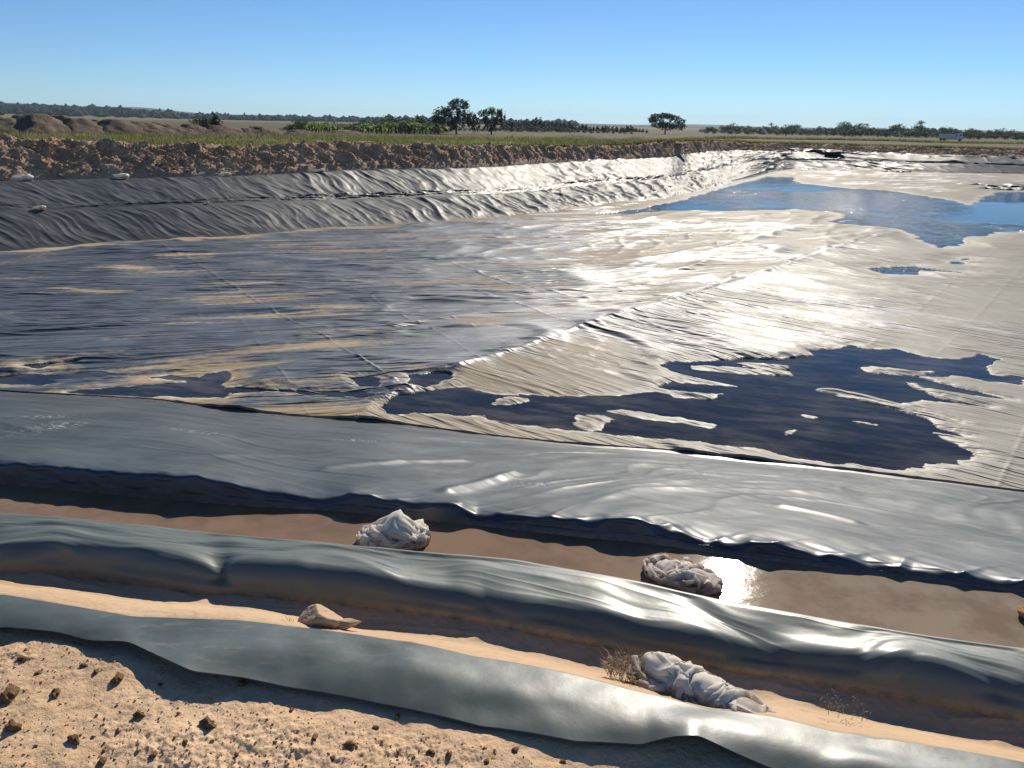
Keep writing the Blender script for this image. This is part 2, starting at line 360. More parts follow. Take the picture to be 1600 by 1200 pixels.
# slope: long diagonal folds
ms = sst(6.95, 7.1, I) * (1 - sst(9.7, 10.0, I) * .7)
far = sst(0, 1, dc)
wv = fbm(X * .5, Y * .5, 2, 41) * .5
a1 = X * .80 + Y * .60; b1 = -X * .60 + Y * .80          # folds running away to the right
a2 = X * .96 - Y * .28; b2 = X * .28 + Y * .96          # folds along the bank
fold = (.040 * fbm(X * .5 + dc * .3, dc * .6 - X * .2 + wv, 2, 43)
        + .030 * fbm(a1 * .35 + 4, b1 * 1.5 + wv * 2, 3, 44) * sst(-1.5, .8, X)
        + .010 * ridge(a1 * .35, b1 * 2.0 + wv * 4, 45, 4.0) * sst(-1, 1, X)
        + .016 * fbm(a2 * .35, b2 * 2.6 + wv * 3, 3, 46) * (1 - .7 * sst(-1, 1.2, X))
        + .008 * ridge(a2 * .3, b2 * 3.2 + wv * 3, 48, 3.2) * (1 - .8 * sst(-1.5, .8, X))
        + .005 * fbm(X * 3.0 + dc, dc * 3.0, 2, 49) * sst(-.5, 1.5, X) + .0012 * fbm(X * 5, dc * 5, 2, 50))
disp += ms * (.25 + .75 * far) * fold
for (x0, y0, x1, y1, a) in ((510, 735, 720, 700, .02), (700, 790, 800, 735, .03), (250, 748, 520, 700, .012), (1230, 760, 1330, 830, .018)):
    p, q = bp(x0, y0, -.3), bp(x1, y1, -.5); d_, u_ = seg_dist(X, Y, [p, q]); disp += ms * a * np.exp(-(d_ / .07) ** 2)
P1 = P0 + N0 * disp[..., None]; P1[..., 2] += lift_c
P1[..., 2] = np.where(I > 9.9, np.minimum(P1[..., 2], zP[None] + .004), P1[..., 2])
dusty = np.clip(1 - sst(3.0, 3.1, I) + .22 * sst(7, 7.6, I), 0, 1)
scuff = 0 * P1[..., 0]
for px, py, a_, b_ in ((88, 690, .16, .45), (70, 640, .25, .2), (310, 672, .25, .08), (570, 665, .3, .06), (830, 795, .2, .1), (1110, 700, .3, .1)):
    q = bp(px, py, -.6); scuff = scuff + np.exp(-((P1[..., 0] - q[0]) / a_) ** 2 - ((P1[..., 1] - q[1]) / b_) ** 2)
scuff = np.clip(scuff, 0, 1) * (I > 7.2)
zz_ = P1[..., 2]
dirt = np.exp(-np.clip(zz_ - Z_CH, 0, 1) / .018) * (I < 2.1) + .9 * np.exp(-np.abs(r_ - rF2[None]) / .018) * (I > 2) * (I < 4) + .8 * np.exp(-np.clip(zz_ - Z_W, 0, 1) / .014) * (I > 5) * (I < 7.1) + .8 * np.exp(-np.clip(rP[None] - r_, 0, 9) / .12) * (I > 7.2)
dirt = np.clip(dirt, 0, 1) * .6
o = grid_obj('near_bank_liner', P1, M_liner, {'dusty': dusty, 'scuff': scuff, 'dirt': dirt})
tag(o, 'black liner sheet folding over the ridge, water trench and near pond slope', 'liner')

# trench water
rr = np.linspace(0, 1, 30)[:, None]
Pw = polar(rF2 - .02 + (rB3 + .1 - rF2 + .02) * rr, np.full((30, NT), Z_W + .004))
tag(grid_obj('water', Pw, M_mud), kind='structure')

# sand channel
deepc = sst(azel(380, 1000)[0], azel(560, 1000)[0], TH)
k2 = [(rU1 - .35, np.full(NT, -.10)), (rU1 - .12, np.full(NT, -.03)), (rU1 + .02, np.full(NT, .0)), (rU1 + .30 * (rB2 - rU1), -.03 - .04 * deepc), (rU1 + .68 * (rB2 - rU1), Z_CH + .02 - .06 * deepc), (rB2 + .08, np.full(NT, Z_CH - .01))]
r2, z2, id2 = profile(k2, [0, .05, .04, .08, .08, 0], [6, 12, 50, 60, 30])
X, Y = r2 * SX, r2 * CX
z2 = z2 + .012 * fbm(X * 2.2, Y * 2.2, 3, 51) + .003 * fbm(X * 25, Y * 25, 3, 52) + .006 * ridge(X * 1.2, Y * 7 + .8 * X, 53, 3) * sst(2.5, 4, id2[:, None])
tag(grid_obj('sand_channel', polar(r2, z2), M_sand), kind='structure')

# foreground soil
nr_ = 420
t = np.linspace(0, 1, nr_)[:, None]
rs = .35 + (rU1 - .05 - .35) * t ** .8
X, Y = rs * SX, rs * CX
lump = .035 * fbm(X * 1.3, Y * 1.3, 3, 61) + .014 * fbm(X * 4.5, Y * 4.5, 4, 62) + .004 * fbm(X * 22, Y * 22, 3, 63)
pm = sst(-.05, .35, fbm(X * 1.7, Y * 1.7, 3, 66))
lump += pm * (.006 * fbm(X * 34, Y * 34, 3, 64) + .022 * np.clip(fbm(X * 11, Y * 11, 4, 65) - .1, 0, 1) + .012 * fbm(X * 15, Y * 15, 4, 67, .65))
under = sst(-.04, .06, rs - rL1)
zs = -.012 + lump
zs = zs * (1 - under) + under * (-.008 + .2 * lump)
zs = np.minimum(zs, .02)
tag(grid_obj('ground', polar(rs, zs), M_soil), kind='structure')
def soil_z(x, y):
    th = math.atan2(x, y); j = int(np.clip(np.searchsorted(TH, th), 0, NT - 1)); r = math.hypot(x, y)
    i = int(np.argmin(np.abs(rs[:, j] - r))); return zs[i, j]

# loose flap of liner
t = np.linspace(0, 1, 90)[:, None]
rf = rL1 + (rU1 + .015 - rL1) * t
X, Y = rf * SX, rf * CX
lift = np.interp(TH, [azel(p, 1050)[0] for p in (-100, 0, 120, 200, 290, 400, 480, 650, 900, 1020, 1090, 1170, 1260, 1700)], [.025, .025, .025, .05, .06, .03, .012, .006, .006, .012, .06, .025, .008, .01])
lift = smooth(lift, 16)
zf_ = (1 - t) ** 1.6 * lift + .020 * np.sin(np.pi * t) + .003 + t * .004
zf_ = zf_ + .024 * fbm(X * 1.5 + Y, Y * 2.2 - X * .6, 2, 71) * np.sin(np.pi * np.clip(t * .9 + .1, 0, 1)) + .005 * fbm(X * 4, Y * 4, 2, 73)
zf_ = np.maximum(zf_, .006)
eL1, eU1 = curve_el(L1p, 13), curve_el(U1p, 10)      # carry the traced edges up to the height the sheet has there
inside = sst(R(-50), R(-44), TH) * (1 - sst(R(44), R(50), TH))
e0 = (EYE - zf_[0]) / -eL1; e1 = (EYE - zf_[-1]) / -eU1 + .015
e0 = np.where(inside > 0, e0 * inside + rL1 * (1 - inside), rL1); e1 = e1 * inside + (rU1 + .015) * (1 - inside)
rf2 = e0 + (e1 - e0) * t
fo = grid_obj('loose_liner_strip', polar(rf2, zf_), M_flap)
sm = fo.modifiers.new('thick', 'SOLIDIFY'); sm.thickness = .003; sm.offset = 1
tag(fo, 'loose grey-green strip of liner lying over the sand, its near edge curling up', 'liner')

# ------------------------------------------------------------------ pond floor and far bank
FBp = [(0, 394), (150, 382), (300, 374), (400, 367), (500, 359.5), (650, 349), (725, 344), (800, 339), (875, 330), (950, 321), (1037, 312), (1100, 300), (1162, 285), (1200, 273), (1240, 267), (1337, 267), (1450, 270), (1600, 272)]
Sp = [(0, 331), (150, 325), (400, 317), (575, 312), (675, 306), (800, 302), (875, 294), (950, 287), (1012, 281), (1087, 271), (1150, 257), (1180, 251), (1200, 250), (1325, 252), (1500, 256), (1600, 259)]
Tp = [(0, 285), (100, 281), (225, 279.5), (400, 275), (500, 271), (575, 267), (700, 265), (800, 260), (825, 257), (950, 251), (1050, 246), (1075, 241), (1150, 236), (1200, 237), (1300, 238), (1400, 240), (1500, 244), (1600, 246)]
def vs(a, big=70, small=7):
    k = sst(azel(760, 300)[0], azel(960, 300)[0], TH); return smooth(a, big) * (1 - k) + smooth(a, small) * k
rFB = vs(curve_r(FBp, ZF0, ZFY, 2, (25, 60))); rFB = np.maximum(rFB, rP + 2)
zT_f = lambda px: -.02 - .43 * float(sst(500, 1300, px))
rT = vs(curve_r(Tp, zT_f, 0, 2, (25, 60))); rT = np.maximum(rT, rFB + 1.6)
eS, eT = vs(curve_el(Sp, 2), 50), vs(curve_el(Tp, 2), 50)
zT = EYE + eT * rT; zT = smooth(np.clip(zT, -.7, .3), 10); zFB = ZF0 + ZFY * rFB * CX
rS = .5 * (rFB + rT); zS = np.clip(EYE + eS * rS, zFB + .3, zT - .3)
DBG.update(rFB=rFB, rT=rT, zT=zT, zS=zS)

NR = 900
t = np.linspace(0, 1, NR)[:, None]
ri = 1 / (1 / (rP + .02) + (1 / (rFB + .3) - 1 / (rP + .02)) * t)
X, Y = ri * SX, ri * CX
def W(pts): return [bp(p[0], p[1], ZF0, ZFY)[:2] for p in pts]
ridgeline = W([(560, 650), (640, 612), (720, 575), (800, 550), (880, 523), (1000, 485), (1100, 455), (1200, 425), (1330, 380), (1450, 350), (1600, 322), (1700, 305)])
# side of the ridge line: left sheet or right sheet
rl = np.array(ridgeline)
dR, uR = seg_dist(X, Y, ridgeline)
def side(X, Y):
    ang = np.arctan2(X, Y); ra = np.arctan2(rl[:, 0], rl[:, 1]); rr_ = np.hypot(rl[:, 0], rl[:, 1]); o_ = np.argsort(ra)
    return np.hypot(X, Y) - np.interp(ang, ra[o_], rr_[o_], left=1e3, right=1e5)
sd_ = side(X, Y)                                       # >0 left/far sheet
isleft = sst(-.3, .3, sd_) 
isleft = np.where(np.arctan2(X, Y) < math.atan2(*ridgeline[0]), 1.0, isleft)
def rot(X, Y, p, q):
    a, b_ = bp(*p, ZF0, ZFY), bp(*q, ZF0, ZFY); an = math.atan2(b_[1] - a[1], b_[0] - a[0]); c, s = math.cos(an), math.sin(an)
    return X * c + Y * s, -X * s + Y * c
ua, va = rot(X, Y, (50, 500), (600, 478))
ub, vb = rot(X, Y, (1150, 560), (1500, 640))
fade = lambda lo, hi: 1 - sst(lo, hi, ri)
def wrink(u, v, s):
    wq = fbm(u * .12, v * .25, 2, s) * 1.2
    a = .050 * ridge(u * .10, v * .42 + wq, s + 1, 3.5)
    a += .030 * ridge(u * .16 + 5, v * .95 + wq * 2, s + 2, 2.6) * (.35 + .65 * sst(-.2, .4, perlin(u * .2, v * .3, s + 9)))
    a += .022 * fade(25, 60) * ridge(u * .26, v * 2.1 + wq * 3, s + 3, 2.2) * (.3 + .7 * sst(-.3, .3, perlin(u * .3, v * .5, s + 10)))
    a += .010 * fade(14, 30) * ridge(u * .45, v * 4.6 + wq * 4, s + 5, 2.0)
    a += .006 * fade(10, 22) * fbm(u * 1.2, v * 6, 2, s + 4)
    return a
wl = wrink(ua, va, 101)
chaos = sst(16, 24, ri) * sst(.05, .2, TH)[None] * (1 - sst(.42, .55, TH)[None])
uc, vc = rot(X, Y, (780, 412), (900, 392))
wl = wl * 1.25 + .006 * fade(18, 34) * ridge(ua * .6, va * 7.5 + 1.2 * fbm(ua * .3, va, 2, 139), 139, 2.0) + chaos * (.09 * ridge(uc * .07, vc * .38 + .8 * fbm(uc * .1, vc * .2, 2, 135), 131, 3.0) + .05 * ridge(uc * .16, vc * .85 + .8 * fbm(uc * .2, vc * .3, 2, 136), 133, 2.6) + .04 * ridge(X * .5 + .2 * Y, Y * .25 - .4 * X, 137, 4) * (perlin(X * .15, Y * .15, 138) > .1))
zone = sst(12, 15, ri) * (1 - sst(30, 38, ri)) * (1 - sst(.42, .52, TH))[None]
wr = (1 + .35 * zone) * wrink(ub, vb, 151) * (1 - .5 * sst(.46, .6, TH)[None])
h = wl * isleft + wr * (1 - isleft)
h += .026 * np.exp(-(dR / np.maximum(.06, ri * .003)) ** 2) * (.6 + .9 * perlin(uR * 2.5, uR * 0, 77)) + .03 * np.exp(-(dR / .35) ** 2)
def seam(pts, wdt, hgt, dash=0):
    global h, seamm
    d_, u_ = seg_dist(X, Y, W(pts)); wd2 = np.maximum(wdt * .7, ri * .0014)
    k = np.exp(-(d_ / wd2) ** 2)
    if dash: k = k * (.5 + .5 * np.sign(np.sin(u_ * dash)) * .8)
    h = h + .6 * hgt * k * (.6 + 1.0 * perlin(u_ * 2, u_ * 0 + 3, 78)); seamm = np.maximum(seamm, k)
seamm = np.zeros_like(h)
seam([(250, 383), (300, 408), (360, 446), (430, 490), (500, 525), (560, 562), (600, 585), (640, 610)], .035, .035)
seam([(60, 393), (50, 440), (38, 500), (20, 570), (12, 600)], .02, .01, 9)
seam([(262, 388), (290, 440), (310, 490), (340, 560)], .02, .012, 9)
seam([(322, 430), (370, 490), (410, 550), (450, 600), (482, 650)], .02, .012)
seam([(400, 385), (460, 418), (530, 440), (600, 480), (700, 530), (760, 570)], .03, .014)
seam([(540, 432), (640, 470), (720, 505), (790, 540)], .025, .012, 6)
seam([(690, 440), (790, 470), (870, 500), (920, 512)], .03, .022)
seam([(560, 385), (700, 410), (800, 445), (900, 465), (1000, 485)], .05, .035)
seam([(1460, 560), (1500, 522), (1540, 480), (1600, 415)], .02, .010)
seam([(1360, 540), (1430, 490), (1500, 430), (1600, 360)], .05, .015, 5)
seam([(900, 610), (950, 580), (1000, 562), (1110, 510)], .03, .01)
seam([(1560, 760), (1590, 700), (1640, 600)], .03, .014)

for _ in range(2):
    hp = np.pad(h, ((2, 2), (1, 1)), mode='edge'); h = (hp[:-4] + 4 * hp[1:-3] + 6 * hp[2:-2] + 4 * hp[3:-1] + hp[4:])[:, 1:-1] / 16
    hp = np.pad(h, ((0, 0), (1, 1)), mode='edge'); h = (hp[:, :-2] + 2 * hp[:, 1:-1] + hp[:, 2:]) / 4
# puddles: traced outlines, with the islands that stand out of them
near_p = [(600, 628), (625, 617), (660, 612), (700, 607), (725, 604), (760, 614), (830, 618), (900, 619), (960, 617), (1020, 612), (1062, 616), (1110, 622), (1060, 612), (1028, 605), (1050, 598), (1100, 600), (1150, 604), (1060, 586), (1030, 572), (1045, 566), (1100, 565), (1180, 560), (1215, 562), (1270, 556), (1260, 548), (1300, 546), (1330, 541), (1350, 546), (1400, 546), (1450, 558), (1500, 562), (1530, 553), (1560, 562), (1540, 578), (1552, 586), (1600, 590), (1600, 604), (1540, 596), (1500, 588), (1440, 590), (1500, 606), (1580, 625), (1480, 612), (1420, 604), (1470, 622), (1545, 636), (1440, 626), (1400, 634), (1500, 660), (1450, 652), (1460, 664), (1510, 682), (1460, 676), (1490, 690), (1530, 712), (1495, 724), (1440, 722), (1450, 732), (1380, 731), (1300, 722), (1240, 714), (1190, 700), (1120, 695), (1090, 689), (1040, 688), (960, 678), (880, 672), (830, 665), (760, 657), (755, 650), (700, 648), (650, 645), (605, 645), (598, 637)]
islands = [[(770, 632), (775, 624), (800, 621), (825, 623), (805, 630), (790, 633)],
           [(893, 660), (905, 648), (935, 648), (958, 655), (945, 662), (940, 672), (915, 671)],
           [(940, 641), (970, 640), (1060, 652), (1125, 663), (1110, 669), (1050, 660), (980, 650)],
           [(1080, 572), (1130, 573), (1235, 582), (1235, 587), (1150, 584), (1085, 577)],
           [(1150, 568), (1180, 568), (1232, 574), (1225, 579), (1160, 574)],
           [(1270, 608), (1310, 608), (1400, 630), (1480, 652), (1570, 684), (1540, 680), (1440, 650), (1370, 630), (1310, 618)],
           [(1340, 574), (1380, 576), (1460, 582), (1440, 588), (1360, 583)],
           [(1415, 598), (1432, 600), (1452, 613), (1435, 610)],
           [(1312, 654), (1330, 655), (1368, 663), (1340, 661)], [(1225, 674), (1242, 672), (1238, 679), (1226, 679)], [(1258, 648), (1275, 651), (1262, 652)],
           [(1130, 615), (1050, 612), (1052, 620), (1110, 624)]]
small_p = [[(-40, 586), (0, 588), (30, 583), (85, 586), (150, 580), (205, 586), (165, 588), (110, 592), (80, 592), (90, 598), (60, 603), (0, 600), (-40, 600)],
           [(100, 612), (150, 607), (200, 603), (260, 600), (285, 597), (240, 590), (262, 586), (310, 590), (325, 583), (355, 580), (360, 590), (345, 602), (365, 610), (350, 622), (300, 622), (250, 618), (200, 622), (150, 618)],
           [(350, 605), (400, 607), (470, 611), (530, 616), (540, 622), (490, 617), (420, 614), (360, 616)], [(30, 572), (80, 567), (110, 570), (60, 577)],
           [(545, 592), (575, 587), (600, 590), (590, 604), (560, 606)], [(640, 586), (700, 581), (712, 585), (690, 598), (665, 606), (632, 598)],
           [(480, 610), (560, 612), (600, 616), (560, 622), (500, 616)], [(1100, 605), (1062, 598), (1030, 604), (1060, 612)]]
far_p = [(930, 334), (1000, 326), (1060, 314), (1100, 303), (1150, 290), (1200, 278), (1240, 279), (1260, 286), (1300, 292), (1400, 300), (1450, 308), (1500, 316), (1518, 322), (1540, 308), (1560, 302), (1640, 300), (1640, 360), (1590, 361), (1560, 362), (1530, 368), (1500, 370), (1515, 378), (1470, 385), (1430, 370), (1440, 368), (1400, 358), (1350, 352), (1310, 350), (1300, 345), (1320, 338), (1300, 331), (1240, 328), (1160, 330), (1080, 330), (1040, 329), (980, 335)]
far2 = [[(1360, 417), (1400, 412), (1440, 415), (1425, 424), (1380, 424)], [(1400, 412), (1430, 412), (1500, 422), (1430, 419)], [(1487, 404), (1512, 402), (1508, 409), (1492, 409)], [(1520, 296), (1560, 290), (1640, 290), (1640, 296), (1560, 298)]]
isl_f = [[(1240, 281), (1280, 276), (1350, 276), (1420, 283), (1480, 296), (1400, 299), (1330, 296), (1290, 292), (1250, 288)]]
sdf = poly_sdf(X, Y, W(near_p))
for q in islands: sdf = np.minimum(sdf, -poly_sdf(X, Y, W(q)))
for q in small_p: sdf = np.maximum(sdf, poly_sdf(X, Y, W(q)))
sdff = poly_sdf(X, Y, W(far_p))
for q in far2: sdff = np.maximum(sdff, poly_sdf(X, Y, W(q)))
for q in isl_f: sdff = np.minimum(sdff, -poly_sdf(X, Y, W(q)))
zb = ZF0 + ZFY * Y
WN = ZF0 - .0040 * 12; WF = ZF0 - .004 * 42            # water levels of the near puddles and of the far pond
jit = .09 * fbm(ub * .8, vb * 4, 3, 201) + .05 * fbm(X * 5, Y * 5, 3, 202) - .01
near_k = sst(-.25, .12, sdf + jit)
fjit = .5 * fbm(ub * .3, vb * 1.2, 3, 205)
far_k = sst(-1.2, .6, sdff + fjit)
hh = h + .004
zn = np.where(sdf + jit > 0, WN - .006 - .06 * sst(0, .8, sdf) + .25 * h, 0)
z = zb + hh
z = z * (1 - near_k) + (WN - .02 + .35 * hh) * near_k
z = np.where(sdf + jit > 0, np.minimum(z, WN - .003), z)
z = np.where((sdf + jit <= 0) & (sdf > -3), np.maximum(z, WN + .003 + (.1 + .3 * sst(0, .3, -(sdf + jit))) * h + .02 * np.clip(-(sdf + jit), 0, 1)), z)
z = z * (1 - far_k) + (WF - .03 + .3 * hh) * far_k
z = np.where(sdff + fjit > 0, np.minimum(z, WF - .004), z)
z = np.where((sdff + fjit <= 0) & (sdff > -14), np.maximum(z, WF + .01 + .4 * h + .004 * np.clip(-sdff, 0, 5)), z)
# silt
edge_n = np.exp(-((rP + .0 - ri) / .45) ** 2)
right = sst(.02, .30, np.arctan2(X, Y)) * (1 - .15 * sst(0, 1, sd_ * .05))
s_ = .25 + .75 * fbm(ua * .22, va * .9, 4, 221) + .75 * fbm(ua * .35, va * 3.2, 3, 223) * sst(-.3, .3, fbm(ua * .15, va * .3, 2, 225)) - 4.5 * (h - .02) 
s_r = .70 + .5 * fbm(ub * .2, vb * .8, 4, 231) + .35 * fbm(ub * .4, vb * 4, 3, 233) - 6.0 * (h - .025) - .24 * zone
silt = s_ * isleft + s_r * (1 - isleft)
silt = silt + .35 * right * isleft + .22 * chaos * isleft + .75 * edge_n * sst(-.55, -.2, TH)[None] + .5 * np.exp(-((rFB - ri) / (rFB * .02)) ** 2)
silt += .35 * np.exp(-(np.clip(-sdf, 0, 9) / .5) ** 2) + .4 * np.exp(-(np.clip(-sdff, 0, 9) / 2.5) ** 2)
for px, py, a, b_ in ((190, 420, .7, .35), (750, 505, .5, .22), (290, 400, .9, .3), (60, 575, .5, .2), (560, 520, .3, .1), (150, 385, .8, .3), (120, 455, 1.0, .12), (740, 470, .7, .4)):
    q = bp(px, py, ZF0, ZFY); silt += .55 * np.exp(-((X - q[0]) / a) ** 2 - ((Y - q[1]) / b_) ** 2) 
wetm = sst(-.02, .05, sdf + jit); silt = np.where(sdf + jit > 0, .50 + .9 * fbm(X * 1.1, Y * 1.1, 4, 241), silt)
grey = np.clip(right * .9 * (1 - .6 * edge_n) * (1 - .4 * sst(0, 1, fbm(ub * .15, vb * .4, 3, 251) * 2)) + (1 - isleft) * .4, 0, 1)
rim = np.exp(-((sdf + jit + .03) / .035) ** 2) * sst(-.15, .25, fbm(X * 3, Y * 3, 2, 261) + .1) + np.exp(-((sdff + fjit + .15) / .25) ** 2) * .5
fl = polar(ri, z)
# near edge of the floor sheet stands proud of the slope sheet
fl[0, :, 2] -= .03; fl[1:5, :, 2] = np.maximum(fl[1:5, :, 2], zP[None] + .014)
tag(grid_obj('pond_floor_liner', fl, M_floor, {'silt': silt, 'wet': wetm.astype(float), 'grey': grey, 'rim': rim, 'leftm': isleft * np.ones_like(z)}), 'wide wrinkled liner covering the pond floor, dusted with dried beige silt', 'liner')
def flat_poly(name, cx, cy, rx, ry, zz, mat, n=40):
    a = np.linspace(0, 2 * np.pi, n, endpoint=False)
    V = [(cx + rx * math.cos(t), cy + ry * math.sin(t), zz) for t in a]
    me = bpy.data.meshes.new(name); me.from_pydata(V, [], [list(range(n))]); me.materials.append(mat)
    o = bpy.data.objects.new(name, me); C.objects.link(o); return o
def water_sheet(name, cond, zz, mat):
    rows = np.where(cond.any(1))[0]; r0_, r1_ = max(rows[0] - 2, 0), min(rows[-1] + 3, NR); st = 6
    sub = cond[r0_:r1_]; pr = polar(ri[r0_:r1_:st, ::st], np.full(ri[r0_:r1_:st, ::st].shape, zz)) if False else None
    rsel = ri[r0_:r1_:st]; k = np.arange(0, NT, 6)
    P = np.stack([rsel[:, k] * SX[k], rsel[:, k] * CX[k], np.full((len(rsel), len(k)), zz)], -1)
    cs = np.zeros(P.shape[:2], bool)
    big = sub
    for i in range(len(rsel)):
        blk = big[max(0, i * st - st):i * st + st + 1].any(0)
        for jn, j in enumerate(k): cs[i, jn] = blk[max(0, j - 7):j + 8].any()
    fc = grid_faces(*P.shape[:2]); keep = cs.ravel()[fc].any(1)
    fc = fc[keep]; used = np.unique(fc); mp = np.zeros(P.shape[0] * P.shape[1], int); mp[used] = np.arange(len(used))
    return tag(mesh_obj(name, P.reshape(-1, 3)[used], mp[fc], mat), kind='structure')
water_sheet('puddle_water', (sdf + jit > -.01), WN, M_water)
water_sheet('pond_water', (sdff + fjit > -.05), WF, M_pond)

# far bank
kb = [(rFB - .15, zFB - .05), (rFB, zFB + .0), (rS - .06, zS - .012), (rS + .06, zS + .012), (rT, zT), (rT + .5, zT - .02), (rT + .8, zT - .2)]
rb, zb_, idb = profile(kb, [0, .1, .04, .03, .12, .05, 0], [4, 120, 6, 120, 12, 4])
PB = polar(rb, zb_); NBn = normals(PB)
if NBn[60, NT // 2, 2] < 0: NBn = -NBn
xb, yb = rS * SX, rS * CX; ub_ = np.concatenate([[0], np.cumsum(np.hypot(np.diff(xb), np.diff(yb)))])[None] * np.ones((len(idb), 1))
vb_ = (rb - rFB[None]); Ib = idb[:, None]
fd = 1 / (1 + (rS[None] / 60) ** 2)
up_ = sst(2.6, 3.2, Ib)
uu = ub_ + vb_ * .75 + .5 * fbm(ub_ * .3, vb_ * .4, 2, 301)
bw = (.075 * (1 + sst(40, 70, rS))[None] * ridge(uu * .55, vb_ * .22 + up_ * 7, 303, 2.6) + .045 * ridge(uu * 1.25, vb_ * .35 + up_ * 9, 305, 2.4) * fd
      + .03 * fbm(uu * 1.0, vb_ * .8, 3, 307) + .012 * fd * ridge(uu * 2.6, vb_ * .8, 309, 2.2))
bw = bw * (.35 + .65 * sst(-.25, .35, fbm(ub_ * .12 + 3 * up_, up_ * 3, 2, 311))) * (1.0 + .4 * sst(-.35, .1, TH)[None])
bw += .02 * fd * fbm(uu * 4, vb_ * 1.5, 2, 317)
bw += .018 * (fd ** .5) * ridge(uu * 1.7 + .3 * perlin(ub_ * .5, vb_ * .5, 319), vb_ * .13 + up_ * 5, 318, 5.0)
bw += .04 * np.clip(perlin(ub_ * 1.3, vb_ * .9, 315), 0, 1) * np.exp(-np.abs(Ib - 4.0) / .3)
dis = bw * (1 - .85 * np.exp(-((rb - rS[None]) / .22) ** 2)) * sst(.9, 1.2, Ib) * (1 - sst(4.6, 5, Ib))
PB = PB + NBn * dis[..., None]
tag(grid_obj('far_bank_liner', PB, M_bank), 'black two-tier liner sheet on the far bank, wrinkled and bright with sun glare', 'liner')
exec_rest = True

# ------------------------------------------------------------------ terrain behind the bank
BCp = [(0, 212), (60, 213), (130, 217), (200, 221), (300, 224), (400, 228), (450, 222), (560, 220), (640, 226), (700, 224), (800, 227), (900, 228), (1000, 224), (1060, 220), (1120, 220), (1200, 224), (1300, 226), (1400, 229), (1500, 231), (1600, 234)]
rBC = rT + 2.6 + 1.2 * sst(.1, .4, TH); zBC = np.clip(EYE + curve_el(BCp, 6) * rBC, .2, 1.5)
HZ = lambda x: 178 + .0175 * x
rows_r = [rT + .35, rT + .75]; rows_z = [zT - .12, zT + .0]
for t in np.linspace(0, 1, 150)[1:]:
    rows_r.append(rT + .75 + (rBC - rT - .75) * t); rows_z.append(zT + (zBC - zT) * (t ** .8) + 0)
for t in np.linspace(0, 1, 40)[1:]:
    rows_r.append(rBC + 3.5 * t); rows_z.append(zBC + (np.minimum(zBC, .9) - zBC) * sst(0, 1, t) - .12 * np.sin(np.pi * t))
rb0 = rows_r[-1]; zb0 = rows_z[-1]
nberm = len(rows_r)
rB = np.array(rows_r); zB = np.array(rows_z)
X, Y = rB * SX, rB * CX
bil = np.abs(fbm(X * .55, Y * .9, 3, 401)); env = sst(rT + .6, rT + 1.6, rB) 
brk = sst(rBC - 1.2, rBC, rB)
wx = .5 * fbm(X * .9, Y * .9, 2, 431); wy = .5 * fbm(X * .9, Y * .9, 2, 433)
hgt = .34 * (bil - .2) + .16 * fbm(X * 1.1 + wx, Y * 1.3 + wy, 3, 403) + .15 * np.abs(fbm(X * 2.3 + wx * 2, Y * 2.3 + wy * 2, 4, 405, .65)) + .10 * np.abs(fbm(X * 6.1, Y * 6.1, 3, 407, .6)) + .04 * perlin(X * 14, Y * 14, 409)
back = 1 - sst(rBC + .3, rBC + 2.5, rB)
zB = zB + env * (.15 + .85 * back) * (hgt - .12)
xo = .18 * perlin(X * 2.1, Y * 2.1, 411) * env * back
PBm = np.stack([X + xo, Y + .18 * perlin(X * 2.3, Y * 2.3, 413) * env * back, zB], -1)
tag(grid_obj('berm_terrain', PBm, M_berm), kind='structure')

def plain_z(r):
    return np.interp(r, [0, 70, 110, 200, 400, 900, 9000], [.85, .85, .45, -1.2, -2.0, -2.2, -2.2])
r_p = np.concatenate([np.array([0.0]), np.geomspace(.004, 1, 200)])[:, None]
rp_ = rb0[None] - .3 + r_p * (9000 - rb0[None])
X, Y = rp_ * SX, rp_ * CX
zp_ = plain_z(rp_) * sst(0, .003, r_p) + (zb0[None]) * (1 - sst(0, .003, r_p))
zp_ = zp_ + .10 * fbm(X * .08, Y * .08, 3, 421) * (1 - sst(90, 300, rp_)) + .04 * fbm(X * .6, Y * .6, 2, 423) * (1 - sst(60, 150, rp_))
# wooded rise on the far left
HLp = [(-200, 168), (0, 166), (100, 170), (220, 174), (260, 180), (350, 184), (450, 187.5), (560, 189.5), (700, 191.5), (1600, 206.5), (1900, 212)]
hl = curve_el(HLp, 30)
RH = 2600.0
zp_ = zp_ + np.clip(hl[None] * RH + 1.5, 0, 90) * sst(1500, RH, rp_)
hl2 = curve_el([(-200, 166), (0, 165), (130, 170), (230, 171), (330, 179), (430, 180), (560, 185), (620, 188), (700, 187), (800, 190.5), (1000, 195), (1060, 194), (1120, 195), (1180, 198), (1600, 205), (1900, 211)], 10)
zp_ = zp_ + np.clip(hl2[None] * 7000 + 5, 0, 300) * sst(5000, 7000, rp_) 
b = NB('plain_ground'); Pn = b.pos()
n1 = b.noise(b.mapping(Pn, (1, 2.5, 1)), .045, 4, .6); n2 = b.noise(Pn, .35, 4, .65); n3 = b.noise(Pn, 3, 3, .7)
col = b.mix(b.ramp(n1, .42, .55), (.125, .105, .06), (.085, .09, .035))
col = b.mix(b.ramp(n2, .52, .64), col, (.22, .14, .09)); col = b.mix(b.ramp(n3, .5, .8, 0, .6), col, (.10, .10, .04))
ln = b.n('ShaderNodeVectorMath', operation='LENGTH'); b.l(Pn, ln.inputs[0])
col = b.mix(b.ramp(ln.outputs['Value'], 90, 55), col, b.mix(b.ramp(n2, .4, .6), (.13, .14, .04), (.20, .17, .07)))
